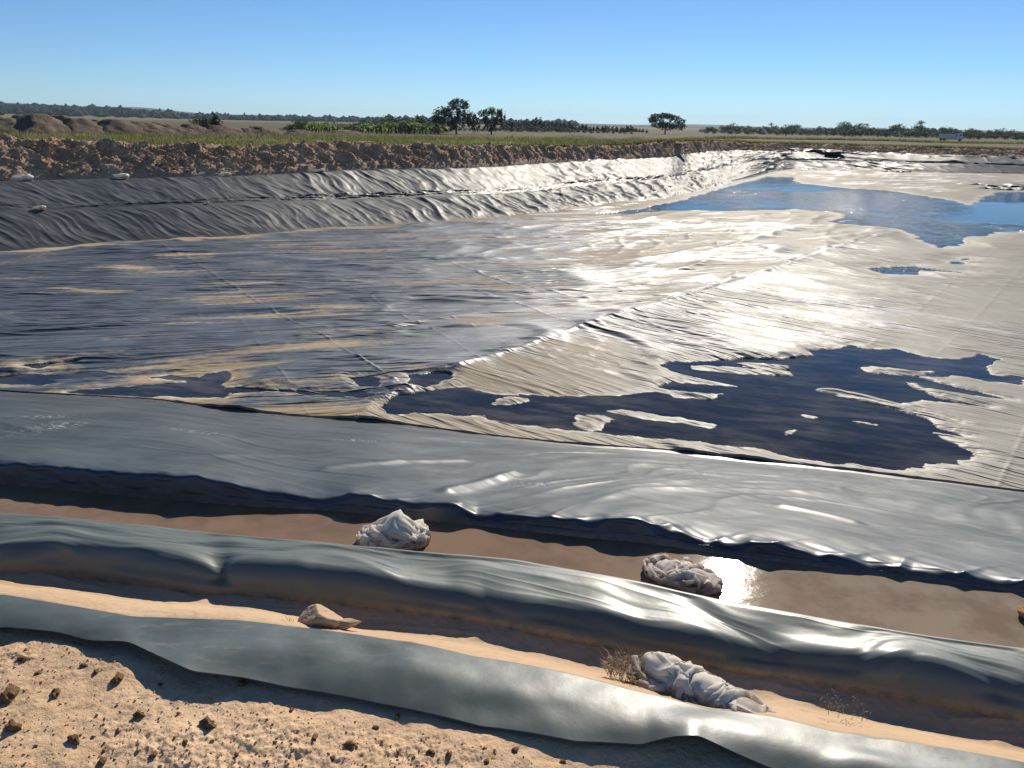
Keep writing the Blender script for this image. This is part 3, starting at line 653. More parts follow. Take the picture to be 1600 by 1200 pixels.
col = b.mix(b.ramp(ln.outputs['Value'], 700, 1500), col, (.17, .165, .08))
col = b.mix(b.ramp(ln.outputs['Value'], 1700, 2100), col, (.03, .042, .022))
M_plain = b.done(b.pbr(col, .95, b.bump(n3, .6, .2), .1))
tag(grid_obj('terrain', polar(rp_, zp_), M_plain), kind='structure')

# ================================================================== things
RS = random.Random(5)
def ico(sub):
    import bmesh
    bm = bmesh.new(); bmesh.ops.create_icosphere(bm, subdivisions=sub, radius=1)
    V = np.array([v.co[:] for v in bm.verts]); Fc = np.array([[v.index for v in f.verts] for f in bm.faces]); bm.free(); return V, Fc
ICO = {k: ico(k) for k in (1, 2, 3, 5)}
def p3(V, f, seed):
    return (perlin(V[:, 0] * f + 3, V[:, 1] * f + V[:, 2] * f * .7, seed) + perlin(V[:, 2] * f + 9, V[:, 0] * f - V[:, 1] * f * .6, seed + 5)) * .5
def copy_thing(o, loc, rz=0, sc=(1, 1, 1), label=None, group=None):
    c = o.copy(); C.objects.link(c); c.location = loc; c.rotation_euler = (0, 0, rz); c.scale = sc
    if label: c['label'] = label
    if group: c['group'] = group
    for ch in list(o.children):
        d = ch.copy(); C.objects.link(d); d.parent = c
    return c
def empty(name, loc, label, cat, group=None, rz=0):
    o = bpy.data.objects.new(name, None); C.objects.link(o); o.location = loc; o.rotation_euler = (0, 0, rz)
    return tag(o, label, cat, group)

# ---- clods of soil on the sand
b = NB('clod'); Pn = b.obj(); n1 = b.noise(Pn, 2.5, 5, .7)
M_clod = b.done(b.pbr(b.mix(b.ramp(n1, .35, .65), (.40, .24, .13), (.56, .37, .21)), .95, b.bump(n1, .9, .3), .1))
def clod_mesh(seed):
    V, Fc = ICO[3]; V = V.copy(); rr_ = np.random.RandomState(seed)
    d = 1 + .75 * p3(V, 1.1, seed) + .42 * p3(V, 2.6, seed + 7) + .2 * p3(V, 6, seed + 11); V = V * np.array([1, .75 + .2 * rr_.rand(), .8])
    V = V * d[:, None]; V[:, 2] = np.where(V[:, 2] < 0, V[:, 2] * .4, V[:, 2] * .85); return V, Fc
clods = []
for k in range(4):
    V, Fc = clod_mesh(510 + 13 * k); clods.append(raw_mesh('soil_clod', V, Fc, M_clod))
def ground_at(px, py):
    q = bp(px, py, 0.0)
    for _ in range(3): q = bp(px, py, soil_z(q[0], q[1]))
    return q
big = [(325, 1132, 13, 'upright pointed brown clod of soil standing alone on the sand'), (14, 1088, 15, 'large crumbly clod at the left edge of the photo'), (378, 1068, 9, 'clod touching the edge of the loose liner strip'),
       (184, 1062, 10, 'flat brown clod below the shadowed hollow of the liner strip'), (88, 1084, 9, 'split double clod left of the flat brown clod'), (218, 1118, 9, 'clod left of the upright pointed clod'), (20, 1138, 13, 'dark low clod near the left bottom corner of the sand'),
       (116, 1157, 11, 'clod between the left corner and the upright pointed clod, near the bottom'), (547, 1165, 9, 'small dark pyramid shaped clod right of centre of the sand patch')]
for px, py, s, lab in big:
    q = ground_at(px, py); sc = s / F * np.linalg.norm(q - np.array([0, 0, EYE]))
    o = bpy.data.objects.new('soil_clod', clods[len(lab) % 4]); C.objects.link(o); o.location = (q[0], q[1], q[2] + sc * .12); o.rotation_euler = (0, 0, px * 1.7)
    sc *= .8; o.scale = (sc, sc * .85, sc * 1.0); tag(o, lab, 'soil clod', 'soil clods lying on the foreground sand')
small = [(491, 1154, 7), (621, 1120, 6), (587, 1137, 6), (673, 1176, 8), (702, 1180, 8), (804, 1172, 6), (622, 1176, 5), (150, 1050, 6), (60, 1052, 5), (250, 1010 + 60, 5), (455, 1110, 5), (290, 1160, 6), (370, 1180, 6), (430, 1160, 4), (520, 1185, 5), (760, 1190, 5), (880, 1190, 5), (35, 1030, 7), (130, 1010 + 30, 6), (240, 1180, 6), (160, 1190, 7)]
for px, py, s in small:
    q = ground_at(px, py); sc = s / F * np.linalg.norm(q - np.array([0, 0, EYE]))
    o = bpy.data.objects.new('soil_clod', clods[px % 4]); C.objects.link(o); o.location = (q[0], q[1], q[2] + sc * .1); o.rotation_euler = (0, 0, px * .7)
    sc *= .8; o.scale = (sc, sc * .9, sc * .8); tag(o, 'small brown clod of soil among many scattered on the foreground sand', 'soil clod', 'soil clods lying on the foreground sand')
# pebbles and crumbs nobody could count
def scatter_blobs(name, pts, sizes, mat, seed, sub=1, sq=.8):
    V0, F0 = ICO[sub]; rr_ = np.random.RandomState(seed); n = len(pts); VV = []
    for i in range(n):
        v = V0 * (1 + .30 * rr_.randn(len(V0), 1).clip(-1.2, 1.2)) * sizes[i] * np.array([1, rr_.uniform(.6, 1), sq * rr_.uniform(.6, 1)])
        a = rr_.rand() * 6.28; c, s_ = math.cos(a), math.sin(a); v = v @ np.array([[c, s_, 0], [-s_, c, 0], [0, 0, 1]]); VV.append(v + pts[i])
    Fc = (F0[None] + (np.arange(n) * len(V0))[:, None, None]).reshape(-1, 3)
    return mesh_obj(name, np.concatenate(VV), Fc, mat, None, False)
rr = np.random.RandomState(3); pts, sz = [], []
while len(pts) < 3200:
    px, py = rr.uniform(-150, 1300), rr.uniform(985, 1330)
    q = bp(px, py, 0); th = math.atan2(q[0], q[1])
    if math.hypot(q[0], q[1]) > np.interp(th, TH, rL1) - .03: continue
    if float(fbm(np.array(q[0] * 1.7), np.array(q[1] * 1.7), 3, 66)) < rr.uniform(-.55, .45): continue
    s = .0016 * (1 + rr.exponential(1.0)); s = min(s, .011); pts.append((q[0], q[1], soil_z(q[0], q[1]) + s * .3)); sz.append(s)
o = scatter_blobs('soil_crumbs', pts, sz, M_clod, 4, 2 if False else 1); tag(o, kind='stuff')

# crumbs on the spoil berm
rr = np.random.RandomState(8); pts, sz = [], []
jj = rr.randint(60, NT - 60, 9000); ii = (rr.rand(9000) ** .8 * (nberm - 12)).astype(int) + 4
for i, j in zip(ii, jj):
    s = .02 * (1 + rr.exponential(1.1)); s = min(s, .13); p = PBm[i, j]; pts.append((p[0], p[1], p[2] + s * .25)); sz.append(s)
tag(scatter_blobs('spoil_rubble', pts, sz, M_berm, 9, 2), kind='stuff')

# ---- crumpled bags
def bag_mat(name, white, stain, amt=.5):
    b = NB(name); P = b.obj(); z = b.n('ShaderNodeSeparateXYZ'); b.l(P, z.inputs[0])
    n1 = b.noise(P, 9, 5, .65); n2 = b.noise(P, 40, 4, .7)
    f = b.math('ADD', b.ramp(z.outputs[2], .01, .10, .45, 0.0), b.math('MULTIPLY', b.math('SUBTRACT', n1, .5), 1.2))
    col = b.mix(b.ramp(f, .18, .40, 0, amt + .35), white, stain); col = b.mix(b.ramp(n2, .56, .75, 0, amt * .6), col, stain)
    weave = b.n('ShaderNodeTexWave'); weave.inputs['Scale'].default_value = 160; b.l(P, weave.inputs['Vector'])
    nr = b.bump(n2, .2, .004); nr = b.bump(weave.outputs['Fac'], .08, .001, nr)
    p = b.pbr(col, .6, nr, .22); tl = b.n('ShaderNodeBsdfTranslucent'); b.put(tl.inputs[0], col)
    mx = b.n('ShaderNodeMixShader'); mx.inputs[0].default_value = .5; b.l(p, mx.inputs[1]); b.l(tl.outputs[0], mx.inputs[2]); return b.done(mx.outputs[0])
M_bag = bag_mat('white_bag', (.95, .90, .80), (.44, .30, .19), .26)
M_bagd = bag_mat('stained_bag', (.90, .83, .74), (.38, .26, .18), .22)
M_bagfill = soil_mat('bag_fill', (.34, .18, .10), (.46, .27, .16), (.20, .10, .06), 2.0, .8)
def lobe(c, s, seed, crease=.16, planes=16, rotz=0, sub=5):
    seed = int(seed); V, Fc = ICO[sub]; rr_ = np.random.RandomState(seed); n = rr_.randn(planes, 3); n /= np.linalg.norm(n, axis=1)[:, None]
    cc = rr_.uniform(.66, .95, planes); r = np.full(len(V), 1.15)
    for k in range(planes):
        dd = V @ n[k]; q = np.where(dd > .05, cc[k] / np.maximum(dd, .05), 9); r = np.minimum(r, q)
    V = V * r[:, None]
    wp = V + .22 * np.stack([p3(V, 1.4, seed + 1), p3(V, 1.4, seed + 2), p3(V, 1.4, seed + 3)], 1)
    d = 0
    for k in range(6):
        m = rr_.randn(3); m /= np.linalg.norm(m); f = rr_.uniform(.8, 2.0); ph = rr_.rand(); t_ = (wp @ m) * f + ph; tri = np.abs((t_ % 1) - .5) * 2
        d = d + crease * (.5 if f > 1.4 else .9) * (tri ** 1.6 - .5)
    nv = V / np.linalg.norm(V, axis=1)[:, None]
    V = V + nv * d[:, None] * .7 + nv * (.03 * p3(V, 5, seed + 9))[:, None]
    V = V * np.array(s); cz, sz_ = math.cos(rotz), math.sin(rotz)
    V = V @ np.array([[cz, sz_, 0], [-sz_, cz, 0], [0, 0, 1]]) + np.array(c); return V, Fc
def lobes_mesh(name, L, mat, parent, floor=-.03):
    VV, FF, n = [], [], 0
    for a in L:
        V, Fc = lobe(*a[:3], **(a[3] if len(a) > 3 else {})); V[:, 2] = np.maximum(V[:, 2], floor); VV.append(V); FF.append(Fc + n); n += len(V)
    return mesh_obj(name, np.concatenate(VV), np.concatenate(FF), mat, parent)
def drape(w, h, humps, seed, squeeze=.72, n=72, steps=110, cx=0, cy=0, z0=.12, rot_=0.0, foot=None, bend=.6, bw=.3, dome=9.0):
    """a thin plastic sheet dropped crumpled over humps: position based cloth"""
    rr_ = np.random.RandomState(seed); m = max(12, int(n * h / w)); L0 = w / (n - 1); humps = [(hc, tuple(x * .84 for x in hr)) for hc, hr in humps]
    gx, gy = np.meshgrid(np.linspace(-.5, .5, n), np.linspace(-.5, .5, m)); cr = 1 - .10 * (np.abs(gx * 2) ** 4 + np.abs(gy * 2) ** 4)
    x, y = gx * w * squeeze * cr, gy * h * squeeze * cr; c, s_ = math.cos(rot_), math.sin(rot_)
    hs = np.zeros_like(x); P = np.stack([x * c - y * s_ + cx, x * s_ + y * c + cy, hs], -1)
    P[..., 2] = z0 + .03 * fbm(gx * 4, gy * 4, 3, seed) + .02 * fbm(gx * 11, gy * 11, 2, seed + 1) + .004 * rr_.randn(m, n); P[..., :2] += .01 * rr_.randn(m, n, 2)
    Q = P.copy(); con = [((0, 1), L0), ((1, 0), L0), ((1, 1), L0 * 1.4142), ((1, -1), L0 * 1.4142), ((0, 3), L0 * 2.75), ((3, 0), L0 * 2.75)]
    for it in range(steps):
        v = (P - Q) * .93; Q = P.copy(); P = P + v; P[..., 2] -= .0009
        for sub_ in range(7):
            for k, ((a, b_), l0) in enumerate(con):
                if k >= 4 and sub_ % 2: continue
                for col_ in (0, 1):
                    if b_ >= 0: A = (slice(0, m - a), slice(0, n - b_)); B = (slice(a, m), slice(b_, n))
                    else: A = (slice(0, m - a), slice(-b_, n)); B = (slice(a, m), slice(0, n + b_))
                    e_ = P[B] - P[A]; ln_ = np.linalg.norm(e_, axis=2, keepdims=True) + 1e-9
                    if k < 4: q_ = e_ * (.5 * (ln_ - l0) / ln_)
                    else: q_ = np.where(ln_ < l0 * bend, e_ * (.5 * bw * (ln_ - l0 * bend) / ln_), 0)
                    mask = (((np.arange(e_.shape[0]) // max(a, 1)) % 2) == col_)[:, None, None] if a else (((np.arange(e_.shape[1]) // max(b_, 1)) % 2) == col_)[None, :, None]
                    q_ = q_ * mask; P[A] += q_; P[B] -= q_
            for (hc, hr) in humps:
                q_ = (P - np.array(hc)) / np.array(hr); d = np.linalg.norm(q_, axis=2, keepdims=True); P = np.where(d < 1, np.array(hc) + q_ / np.maximum(d, 1e-6) * np.array(hr), P)
            if foot:
                fx, fy = foot; d = ((np.abs(P[..., 0]) / fx) ** 2.6 + (np.abs(P[..., 1]) / fy) ** 2.6) ** (1 / 2.6); d = np.maximum(d, 1)[..., None]; P[..., :2] = P[..., :2] / d
                d2 = np.minimum((P[..., 0] / fx) ** 2 + (P[..., 1] / fy) ** 2, 1); hmax = dome * np.sqrt(np.clip(1 - .93 * d2, 0, 1)) * (1 + .22 * np.sin(P[..., 0] / fx * 5 + seed) + .15 * np.sin(P[..., 1] / fy * 5 + P[..., 0] / fx * 3)); P[..., 2] = np.minimum(P[..., 2], hmax)
            P[..., 2] = np.maximum(P[..., 2], .002)
        g = P[..., 2:3] < .004; P[..., :2] = np.where(g, Q[..., :2] * .9 + P[..., :2] * .1, P[..., :2])
    return P
def sheet(name, P, parent, mat):
    m, n = P.shape[:2]; o = mesh_obj(name, P.reshape(-1, 3), grid_faces(m, n), mat, parent); o.modifiers.new('s', 'SUBSURF').levels = 1; o.modifiers['s'].render_levels = 1; return o
q = bp(616, 846, Z_W); rz = -math.atan2(q[0], q[1]); s0 = np.linalg.norm(q - np.array([0, 0, EYE])) / F     # metres per photo pixel there
e = empty('sandbag', q, 'crumpled white plastic sandbag in the trench, the left one of the two, bright and dry', 'sandbag', 'sandbags holding the liner down', rz)
H1 = [((4 * s0, 2 * s0, 2 * s0), (32 * s0, 24 * s0, 54 * s0)), ((-30 * s0, 0, 0), (22 * s0, 18 * s0, 20 * s0)), ((32 * s0, 0, 0), (20 * s0, 18 * s0, 24 * s0))]
sheet('bag_body', drape(460 * s0, 400 * s0, H1, 21, .25, z0=.14, foot=(56 * s0, 38 * s0), bend=.66, bw=.32, n=84, steps=110), e, M_bag)
lobes_mesh('filling', [((a[0], a[1], a[2] - .004), tuple(x * .72 for x in b_), 22 + k, dict(crease=.03, sub=3)) for k, (a, b_) in enumerate(H1)], M_bagfill, e)
q = bp(1066, 905, Z_W); rz = -math.atan2(q[0], q[1]) - .25; s0 = np.linalg.norm(q - np.array([0, 0, EYE])) / F
e = empty('sandbag', q, 'mud stained wet sandbag in the trench beside the sun glint on the water', 'sandbag', 'sandbags holding the liner down', rz)
H2 = [((-24 * s0, 2 * s0, 0), (36 * s0, 24 * s0, 18 * s0)), ((22 * s0, 0, 0), (28 * s0, 20 * s0, 28 * s0))]
sheet('bag_body', drape(460 * s0, 330 * s0, H2, 23, .27, z0=.11, foot=(62 * s0, 34 * s0), bend=.66, bw=.32, n=84, steps=110), e, M_bagd)
lobes_mesh('filling', [((a[0], a[1], a[2] - .004), tuple(x * .72 for x in b_), 26 + k, dict(crease=.03, sub=3)) for k, (a, b_) in enumerate(H2)], M_bagfill, e)
q = bp(1088, 1086, -.07); rz = -math.atan2(q[0], q[1]) - .30; s0 = np.linalg.norm(q - np.array([0, 0, EYE])) / F
e = empty('sandbag', q, 'long torn white sandbag in the sand channel, brown sand spilling from its right end', 'sandbag', 'sandbags holding the liner down', rz)
H3 = [((-50 * s0, 8 * s0, 6 * s0), (44 * s0, 30 * s0, 32 * s0)), ((6 * s0, 2 * s0, 6 * s0), (42 * s0, 30 * s0, 32 * s0)), ((62 * s0, 0, 0), (50 * s0, 30 * s0, 28 * s0))]
sheet('bag_body', drape(640 * s0, 370 * s0, H3, 29, .33, n=110, z0=.13, foot=(118 * s0, 44 * s0)), e, M_bag)
lobes_mesh('filling', [((a[0], a[1], a[2] - .004), tuple(x * .72 for x in b_), 32 + k, dict(crease=.03, sub=3)) for k, (a, b_) in enumerate(H3)], M_bagfill, e)
lobes_mesh('spilled_sand', [((104 * s0, -4 * s0, 0 * s0), (30 * s0, 22 * s0, 16 * s0), 81, dict(crease=.05)), ((10 * s0, -26 * s0, -6 * s0), (70 * s0, 16 * s0, 14 * s0), 83, dict(crease=.05))], M_bagfill, e)
# half bag at the right edge and the lump of sand
q = bp(1606, 968, Z_W); s0 = np.linalg.norm(q - np.array([0, 0, EYE])) / F
e = empty('sandbag', q, 'brown earth filled sandbag cut by the right edge, standing in the trench water', 'sandbag', 'sandbags holding the liner down')
lobes_mesh('bag_body', [((4 * s0, 0, 4 * s0), (15 * s0, 15 * s0, 17 * s0), 91, dict(crease=.08))], M_bagfill, e)
q = bp(500, 972, -.05); s0 = np.linalg.norm(q - np.array([0, 0, EYE])) / F
o = lobes_mesh('earth_lump', [((0, 0, 6 * s0), (30 * s0, 22 * s0, 17 * s0), 95, dict(crease=.05)), ((34 * s0, -2 * s0, 0), (26 * s0, 12 * s0, 8 * s0), 97, dict(crease=.05))], M_sand, None); o.location = q
tag(o, 'rounded lump of caked sand sitting on the sand channel beside the liner ridge', 'earth lump')

# dry straw tufts
b = NB('straw'); M_straw = b.done(b.pbr((.42, .30, .17), .8, None, .2))
def tuft(name, q, n, rad, hgt_, seed, lab=None, kind=None, lean=(0, 0)):
    rr_ = np.random.RandomState(seed); V, Fc = [], []
    for i in range(n):
        a, r = rr_.rand() * 6.28, rad * rr_.rand() ** .5; b0 = np.array([r * math.cos(a), r * math.sin(a), -.01]); a2 = rr_.rand() * 6.28
        d = np.array([math.cos(a2) * .7 + lean[0], math.sin(a2) * .7 + lean[1], rr_.uniform(.3, 1)]); d *= hgt_ * rr_.uniform(.4, 1); w_ = np.array([-math.sin(a2), math.cos(a2), 0]) * .0012
        k = len(V); mid = b0 + d * .55 + np.array([0, 0, hgt_ * .12]); V += [b0 - w_, b0 + w_, mid + w_, mid - w_, b0 + d + w_ * .3, b0 + d - w_ * .3]; Fc += [[k, k + 1, k + 2, k + 3], [k + 3, k + 2, k + 4, k + 5]]
    o = mesh_obj(name, V, Fc, M_straw, None, False); o.location = q
    return tag(o, lab, 'dry grass' if lab else None, None, kind)
tuft('straw_tuft', bp(978, 1048, -.06), 420, .085, .085, 1, 'tuft of dry brown straw at the left end of the long sandbag')
tuft('twigs', bp(1322, 1105, -.05), 62, .10, .03, 2, None, 'stuff')
tuft('twigs', bp(449, 972, -.03), 24, .03, .03, 4, None, 'stuff')

# specks of foam and grit along the trench water
rr = np.random.RandomState(77); pts, sz = [], []
for k in range(420):
    j = rr.randint(60, NT - 60); r = rF2[j] + .03 + abs(rr.randn()) * .02 + (.12 * rr.rand() if rr.rand() < .25 else 0); pts.append((r * SX[j], r * CX[j], Z_W + .006)); sz.append(.0016 * (1 + rr.exponential(.8)))
b = NB('foam'); tag(scatter_blobs('foam_specks', pts, sz, b.done(b.pbr((.6, .55, .48), .6)), 78, 1, .5), kind='stuff')

# white bags along the far bank
for px, py, wpx, hpx, zz, lab in ((36, 286, 15, 7, 'T', 'rounded white bag on the far bank crest, leftmost of all'), (188, 280, 15, 6, 'T', 'flat crumpled white bag on the far bank crest, second from the left'),
        (350, 278, 11, 5, 'T', 'small square white bag on the far bank crest below the left part of the mounds'), (497, 273, 12, 5, 'T', 'creamy folded bag on the far bank crest, below the banana plants'),
        (62, 331, 11, 4, 'S', 'pale green bag lying on the ledge of the far bank at left'), (323, 319, 4, 2, 'S', 'tiny white scrap of bag on the ledge of the far bank'),
        (1411, 240, 5, 3, 'T', 'small white bag on the far end crest, left of the two near the truck'), (1536, 243, 5, 2.5, 'T', 'small white bag on the far end crest, below the truck'), (1580, 245, 6, 2.5, 'T', 'small white bag on the far end crest, rightmost of all')):
    th = azel(px, py)[0]; j = int(np.searchsorted(TH, th)); rr_ = (rT if zz == 'T' else rS)[j] + (.18 if zz == 'T' else 0); z0 = (zT if zz == 'T' else zS)[j] + .03
    s0 = rr_ / F * .8; o = lobes_mesh('sandbag', [((0, 0, hpx * s0 * .6), (wpx * s0, wpx * s0 * .5, hpx * s0 * .8), px + 3, dict(sub=3, crease=.3)), ((wpx * s0 * .5, 0, hpx * s0 * .5), (wpx * s0 * .6, wpx * s0 * .5, hpx * s0 * .9), px + 5, dict(sub=3, crease=.1))], M_bag, None, -1)
    o.location = (rr_ * math.sin(th), rr_ * math.cos(th), z0); o.rotation_euler = (0, 0, -th); tag(o, lab, 'sandbag', 'sandbags on the far bank')
# crumpled black scraps of liner
for px, py, wpx, hpx, zz, lab in ((1270, 241, 44, 4, 'T', 'black bunched up liner flap lying open on the crest of the far end'), (1545, 291, 45, 3, 'F', 'torn black liner scrap crumpled on the far pond floor at right'),
                              (1580, 297, 30, 3, 'F', 'second black liner scrap at the edge of the blue pond water'), (1400, 267, 20, 2.2, 'F', 'low black liner fold at the foot of the far end bank')):
    th = azel(px, py)[0]; j = int(np.searchsorted(TH, th))
    if zz == 'T': rr_, z0 = rT[j], zT[j] - .05
    else: q = bp(px, py, ZF0, ZFY); rr_ = min(math.hypot(q[0], q[1]), rFB[j] - .3); z0 = ZF0 + ZFY * rr_ * math.cos(th) + .02
    s0 = rr_ / F; L = [((k * wpx * s0 * .5, RS.uniform(-.8, .8), hpx * s0 * .3), (wpx * s0 * .4, 1.6, hpx * s0 * RS.uniform(.7, 1.1)), px + k, dict(sub=3, crease=.3)) for k in (-1.2, -.4, .5, 1.2)]
    o = lobes_mesh('liner_scrap', L, M_bank, None, -1); o.location = (rr_ * math.sin(th), rr_ * math.cos(th), z0); o.rotation_euler = (0, 0, -th); tag(o, lab, 'liner scrap')

# ---- spoil mounds on the plateau
M_mound = soil_mat('mound_soil', (.145, .105, .075), (.21, .155, .11), (.08, .056, .04), .35, 1.0)
def mound(px, ptop, wpx, pbase, lab, grp='tipped soil mounds beyond the berm', zt=None):
    th, el = azel(px, pbase); r = (EYE - .85) / max(-el, .01); r = min(r, 75); s0 = r / F; H = (pbase - ptop) * s0 * .88; Wd = wpx * s0
    n = 44; g = np.linspace(-1, 1, n); gx, gy = np.meshgrid(g, g); rad = np.hypot(gx, gy)
    x = gx * Wd * .70; y = gy * Wd * .55; seed = int(px * 3 + ptop)
    cq = RS.uniform(-.42, -.1); gw = gx + .10 * fbm(gx * 2, gy * 2, 2, seed + 1); ra = np.hypot(np.where(gw < cq, (cq - gw) / (1 + cq), (gw - cq) / (1 - cq)), gy + .1 * fbm(gx * 2, gy * 2, 2, seed + 2))
    top = np.clip(1.04 - ra + .08 * fbm(x * .9, y * .9, 3, seed), 0, 1); zz = H * np.minimum(top * 1.25, .96 + .10 * top) + .16 * fbm(x * 1.8, y * 1.8, 5, seed + 7, .7) * sst(0, .2, top)
    V = np.stack([x + .12 * H * zz, y, zz - .12], -1)
    o = mesh_obj('soil_mound', V.reshape(-1, 3), grid_faces(n, n), M_mound); o.location = (r * math.sin(th), r * math.cos(th), .85); o.rotation_euler = (0, 0, -th + RS.uniform(-.3, .3))
    return tag(o, lab, 'soil mound', grp)
front = [(-40, 187, 78), (20, 186, 74), (76, 181, 84), (130, 186, 74), (182, 187, 76), (233, 190, 68), (276, 194, 60), (322, 199, 66), (368, 197, 80), (412, 196, 52)]
names = ['cut by the left edge', 'with a broad dark face, at the left edge', 'tallest of the front row', 'just right of the tallest', 'in the middle of the front row', 'with a long smooth right slope', 'narrow, right of the middle', 'low and flat, near the right end', 'wide and low, second from the right end', 'last and rightmost before the bare ground']
for (a, b_, c), nm in zip(front, names): mound(a, b_, c, 208 + a * .004, 'brown soil mound of the front row, ' + nm)
for k, (a, b_, c) in enumerate([(-10, 177, 60), (45, 178, 56), (100, 178, 58), (150, 183, 54), (205, 184, 60), (255, 186, 56), (305, 188, 56), (352, 190, 56), (400, 193, 52)]):
    mound(a, b_, c, 202 + a * .006, 'brown soil mound of the back row, half hidden behind the front row', 'soil mounds of the back row')
for a, b_, c, lab in ((480, 202, 60, 'low dark soil heap on bare ground left of the banana plants'), (540, 202, 70, 'long low dark soil heap in front of the banana plants'), (920, 206, 90, 'flat pinkish soil heap on the plateau right of the eucalyptus trees'), (1010, 207, 80, 'flat dark soil heap below the umbrella tree')):
    mound(a, b_, c, 209 + a * .006, lab, 'low soil heaps on the plateau')

# ---- grass on the plateau
b = NB('grass_blade'); oi = b.noise(b.mapping(b.pos(), (1, 1, .2)), .9, 3)
gc = b.mix(b.ramp(oi, .4, .62), (.11, .14, .045), (.23, .215, .095)); gp = b.pbr(gc, .7, None, .2); gt = b.n('ShaderNodeBsdfTranslucent'); b.l(gc, gt.inputs[0])
gm = b.n('ShaderNodeMixShader'); gm.inputs[0].default_value = .5; b.l(gp, gm.inputs[1]); b.l(gt.outputs[0], gm.inputs[2]); M_grass = b.done(gm.outputs[0])
rr = np.random.RandomState(12); n = 90000
th = rr.uniform(R(-40), R(42), n); j = np.searchsorted(TH, th); rmin = (rBC + 1.0)[j]; r = rmin + (np.maximum(rmin + 6, 74) - rmin) * rr.rand(n) ** 1.7
x, y = r * np.sin(th), r * np.cos(th); dn = fbm(x * .12, y * .12, 3, 441) + .35 * fbm(x * .6, y * .6, 2, 443); ok = dn > rr.uniform(-.45, .12, n); ok |= (r < rmin + 5) & (dn > -.1)
x, y, r = x[ok], y[ok], r[ok]; th = th[ok]; rmin = rmin[ok]; n = len(x)
jb = np.clip(np.searchsorted(TH, th), 0, NT - 1)
z = .85 + .10 * fbm(x * .08, y * .08, 3, 421) - .05; z = np.where(r < rmin + 2.6, np.minimum(zBC[jb], .9) - .05 - .05, z)
hh_ = .10 + .28 * rr.rand(n) ** 2 + .25 * np.clip(dn[ok], 0, 1) * rr.rand(n); a = rr.rand(n) * 6.28; lx, ly = rr.randn(n) * .08, rr.randn(n) * .08; wd_ = .02 + r * .0004
V = np.stack([np.stack([x - np.cos(a) * wd_, y - np.sin(a) * wd_, z], 1), np.stack([x + np.cos(a) * wd_, y + np.sin(a) * wd_, z], 1), np.stack([x + lx, y + ly, z + hh_], 1)], 1).reshape(-1, 3)
tag(mesh_obj('grass', V, np.arange(3 * n).reshape(n, 3), M_grass, None, False), kind='stuff')

# ---- trees and shrubs
def leaf_mat(name, c1, c2, tr=.35):
    b = NB(name); n1 = b.noise(b.obj(), 1.1, 3, .6); rnd = b.n('ShaderNodeObjectInfo').outputs['Random']
    col = b.mix(b.ramp(n1, .4, .62), c1, c2); hs = b.n('ShaderNodeHueSaturation'); b.l(col, hs.inputs['Color']); b.l(b.mixf(rnd, .75, 1.3), hs.inputs['Value']); col = hs.outputs[0]
    p = b.pbr(col, .6, None, .25); tl = b.n('ShaderNodeBsdfTranslucent'); b.l(col, tl.inputs[0]); mx = b.n('ShaderNodeMixShader'); mx.inputs[0].default_value = tr
    b.l(p, mx.inputs[1]); b.l(tl.outputs[0], mx.inputs[2]); return b.done(mx.outputs[0])
M_euc = leaf_mat('eucalypt_leaf', (.035, .055, .025), (.07, .09, .04)); M_dark = leaf_mat('dark_leaf', (.028, .048, .022), (.05, .075, .03)); M_ban = leaf_mat('banana_leaf', (.12, .19, .04), (.28, .35, .08), .5)
b = NB('bark'); M_bark = b.done(b.pbr((.12, .09, .07), .9, None, .1))
def leaves(L, n, size, seed, gap=-.22, up=0.0):
    """L: lobes (x,y,z,rx,ry,rz); leaf quads through the outer part of each lobe"""
    rr_ = np.random.RandomState(seed); Lw = np.array([l[3] * l[4] + l[5] * l[4] for l in L]); Lw = Lw / Lw.sum(); k = rr_.choice(len(L), n, p=Lw); Ls = np.array(L)[k]
    d = rr_.randn(n, 3); d /= np.linalg.norm(d, axis=1)[:, None]; rad = rr_.rand(n) ** .35
    rad *= 1 + .28 * perlin(d[:, 0] * 2.3 + k * 3.1, d[:, 2] * 2.3 + d[:, 1], seed)
    c = Ls[:, :3] + d * Ls[:, 3:] * rad[:, None]
    keep = perlin(c[:, 0] * .9 / Ls[:, 3] * 2 + k, c[:, 2] * .9 / Ls[:, 5] * 2 + c[:, 1], seed + 2) > gap; c = c[keep]; n = len(c)
    u = rr_.randn(n, 3); u[:, 2] += up; u /= np.linalg.norm(u, axis=1)[:, None]; v = np.cross(u, rr_.randn(n, 3)); v /= np.linalg.norm(v, axis=1)[:, None]
    s = size * rr_.uniform(.6, 1.4, n)[:, None]; V = np.stack([c - u * s, c + v * s * .45, c + u * s, c - v * s * .45], 1).reshape(-1, 3)
    return V, np.arange(4 * n).reshape(n, 4)
def tube(pts, rads, n=7):
    V, Fc = [], []
    for i, (p, r) in enumerate(zip(pts, rads)):
        for k in range(n): a = 6.283 * k / n; V.append((p[0] + r * math.cos(a), p[1] + r * math.sin(a), p[2]))
    for i in range(len(pts) - 1):
        for k in range(n): Fc.append([i * n + k, i * n + (k + 1) % n, (i + 1) * n + (k + 1) % n, (i + 1) * n + k])
    return V, Fc
